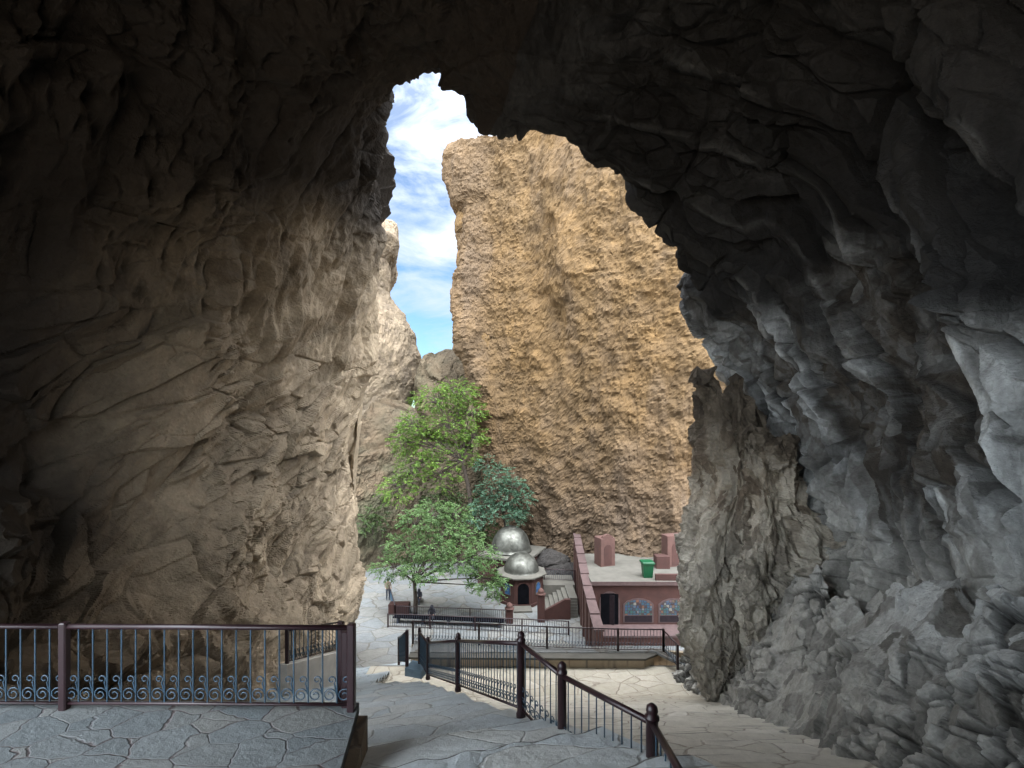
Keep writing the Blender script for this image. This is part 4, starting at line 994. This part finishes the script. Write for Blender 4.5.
# ------------------------------------------------------------------ sky, sun, camera
SKYFILL, SKYFILL_P, SKYFILL_EL = 122.0, 4.5, 69.0
SUN_EL, SUN_AZ = 55.0, 150.0                     # azimuth clockwise from +Y: behind the viewer, to the left
w = bpy.data.worlds.new('World'); scene.world = w; w.use_nodes = True
nt = w.node_tree; bg = nt.nodes['Background']
sky = nt.nodes.new('ShaderNodeTexSky'); sky.sky_type = 'NISHITA'; sky.sun_disc = False
sky.sun_elevation = R(SUN_EL); sky.sun_rotation = R(SUN_AZ); sky.air_density = 1.2; sky.dust_density = 0.6; sky.ozone_density = 2.0
tc = nt.nodes.new('ShaderNodeTexCoord')
mp = nt.nodes.new('ShaderNodeMapping'); mp.inputs['Scale'].default_value = (1.0, 1.0, 2.6); nt.links.new(tc.outputs['Generated'], mp.inputs[0])
nz = nt.nodes.new('ShaderNodeTexNoise'); nz.inputs['Scale'].default_value = 4.5; nz.inputs['Detail'].default_value = 9; nz.inputs['Roughness'].default_value = 0.6; nz.inputs['Distortion'].default_value = 0.5
nt.links.new(mp.outputs[0], nz.inputs['Vector'])
rp = nt.nodes.new('ShaderNodeValToRGB'); rp.color_ramp.elements[0].position = 0.40; rp.color_ramp.elements[1].position = 0.78
nt.links.new(nz.outputs[0], rp.inputs[0])
sdir = (math.cos(R(SKYFILL_EL)) * math.sin(R(SUN_AZ)), math.cos(R(SKYFILL_EL)) * math.cos(R(SUN_AZ)), math.sin(R(SKYFILL_EL)))
def mathn(op, a, b=0.0, clamp=False):
    n = nt.nodes.new('ShaderNodeMath'); n.operation = op; n.use_clamp = clamp
    for k, v in enumerate((a, b)):
        if isinstance(v, bpy.types.NodeSocket): nt.links.new(v, n.inputs[k])
        else: n.inputs[k].default_value = v
    return n.outputs[0]
dt = nt.nodes.new('ShaderNodeVectorMath'); dt.operation = 'DOT_PRODUCT'; nt.links.new(tc.outputs['Generated'], dt.inputs[0]); dt.inputs[1].default_value = sdir
skyfill = mathn('POWER', mathn('MAXIMUM', mathn('ADD', mathn('MULTIPLY', dt.outputs['Value'], 0.5), 0.5), 0.0), SKYFILL_P)      # added sky glow, higher than the sun, to light cave and mouth
sxyz = nt.nodes.new('ShaderNodeSeparateXYZ'); nt.links.new(tc.outputs['Generated'], sxyz.inputs[0])
rear = mathn('MAXIMUM', mathn('SUBTRACT', 0.35, sxyz.outputs[1]), 0.0)              # unseen rear sky brightened to fill the cave, broken cloud ahead
tint = nt.nodes.new('ShaderNodeMix'); tint.data_type = 'RGBA'; tint.blend_type = 'MULTIPLY'; tint.inputs[0].default_value = 1.0
nt.links.new(sky.outputs[0], tint.inputs[6]); tint.inputs[7].default_value = (0.98, 1.3, 1.55, 1)
mx = nt.nodes.new('ShaderNodeMix'); mx.data_type = 'RGBA'
nt.links.new(mathn('MAXIMUM', rp.outputs[0], mathn('MAXIMUM', mathn('MULTIPLY', skyfill, 1.4, True), mathn('MULTIPLY', rear, 2.5, True))), mx.inputs[0]); nt.links.new(tint.outputs[2], mx.inputs[6])
cl_b = mathn('ADD', mathn('ADD', 4.6, mathn('MULTIPLY', rear, 47.0)), mathn('MULTIPLY', skyfill, SKYFILL))
cc_ = nt.nodes.new('ShaderNodeCombineColor'); nt.links.new(mathn('SUBTRACT', mathn('MULTIPLY', cl_b, 0.97), mathn('MULTIPLY', rear, 4.5)), cc_.inputs[0]); nt.links.new(cl_b, cc_.inputs[1]); nt.links.new(mathn('ADD', mathn('MULTIPLY', cl_b, 1.05), mathn('MULTIPLY', rear, 3.0)), cc_.inputs[2])
nt.links.new(cc_.outputs[0], mx.inputs[7])
nt.links.new(mx.outputs[2], bg.inputs[0]); bg.inputs[1].default_value = 0.14
sd = bpy.data.lights.new('sun', 'SUN'); sd.energy = 1.1; sd.angle = R(20); sd.color = (1.0, 0.95, 0.87)
so = bpy.data.objects.new('sun', sd); C.objects.link(so); so.location = (0, 0, 60)
so.rotation_euler = (R(90 - SUN_EL), 0, R(180 - SUN_AZ))
cam = bpy.data.cameras.new('camera'); cam.sensor_width = 36; cam.lens = F / 1024 * 36; cam.shift_y = (CY - 384) / 1024; cam.clip_start = 0.05; cam.clip_end = 3000
co = bpy.data.objects.new('camera', cam); C.objects.link(co); co.location = (0, 0, 0); co.rotation_euler = (R(90), 0, 0)
scene.camera = co
scene.view_settings.view_transform = 'Standard'; scene.view_settings.look = 'None'; scene.view_settings.exposure = 0
cy = scene.cycles
cy.use_denoising = True; cy.max_bounces = 8; cy.diffuse_bounces = 6; cy.glossy_bounces = 3; cy.transmission_bounces = 2
cy.sample_clamp_indirect = 6.0
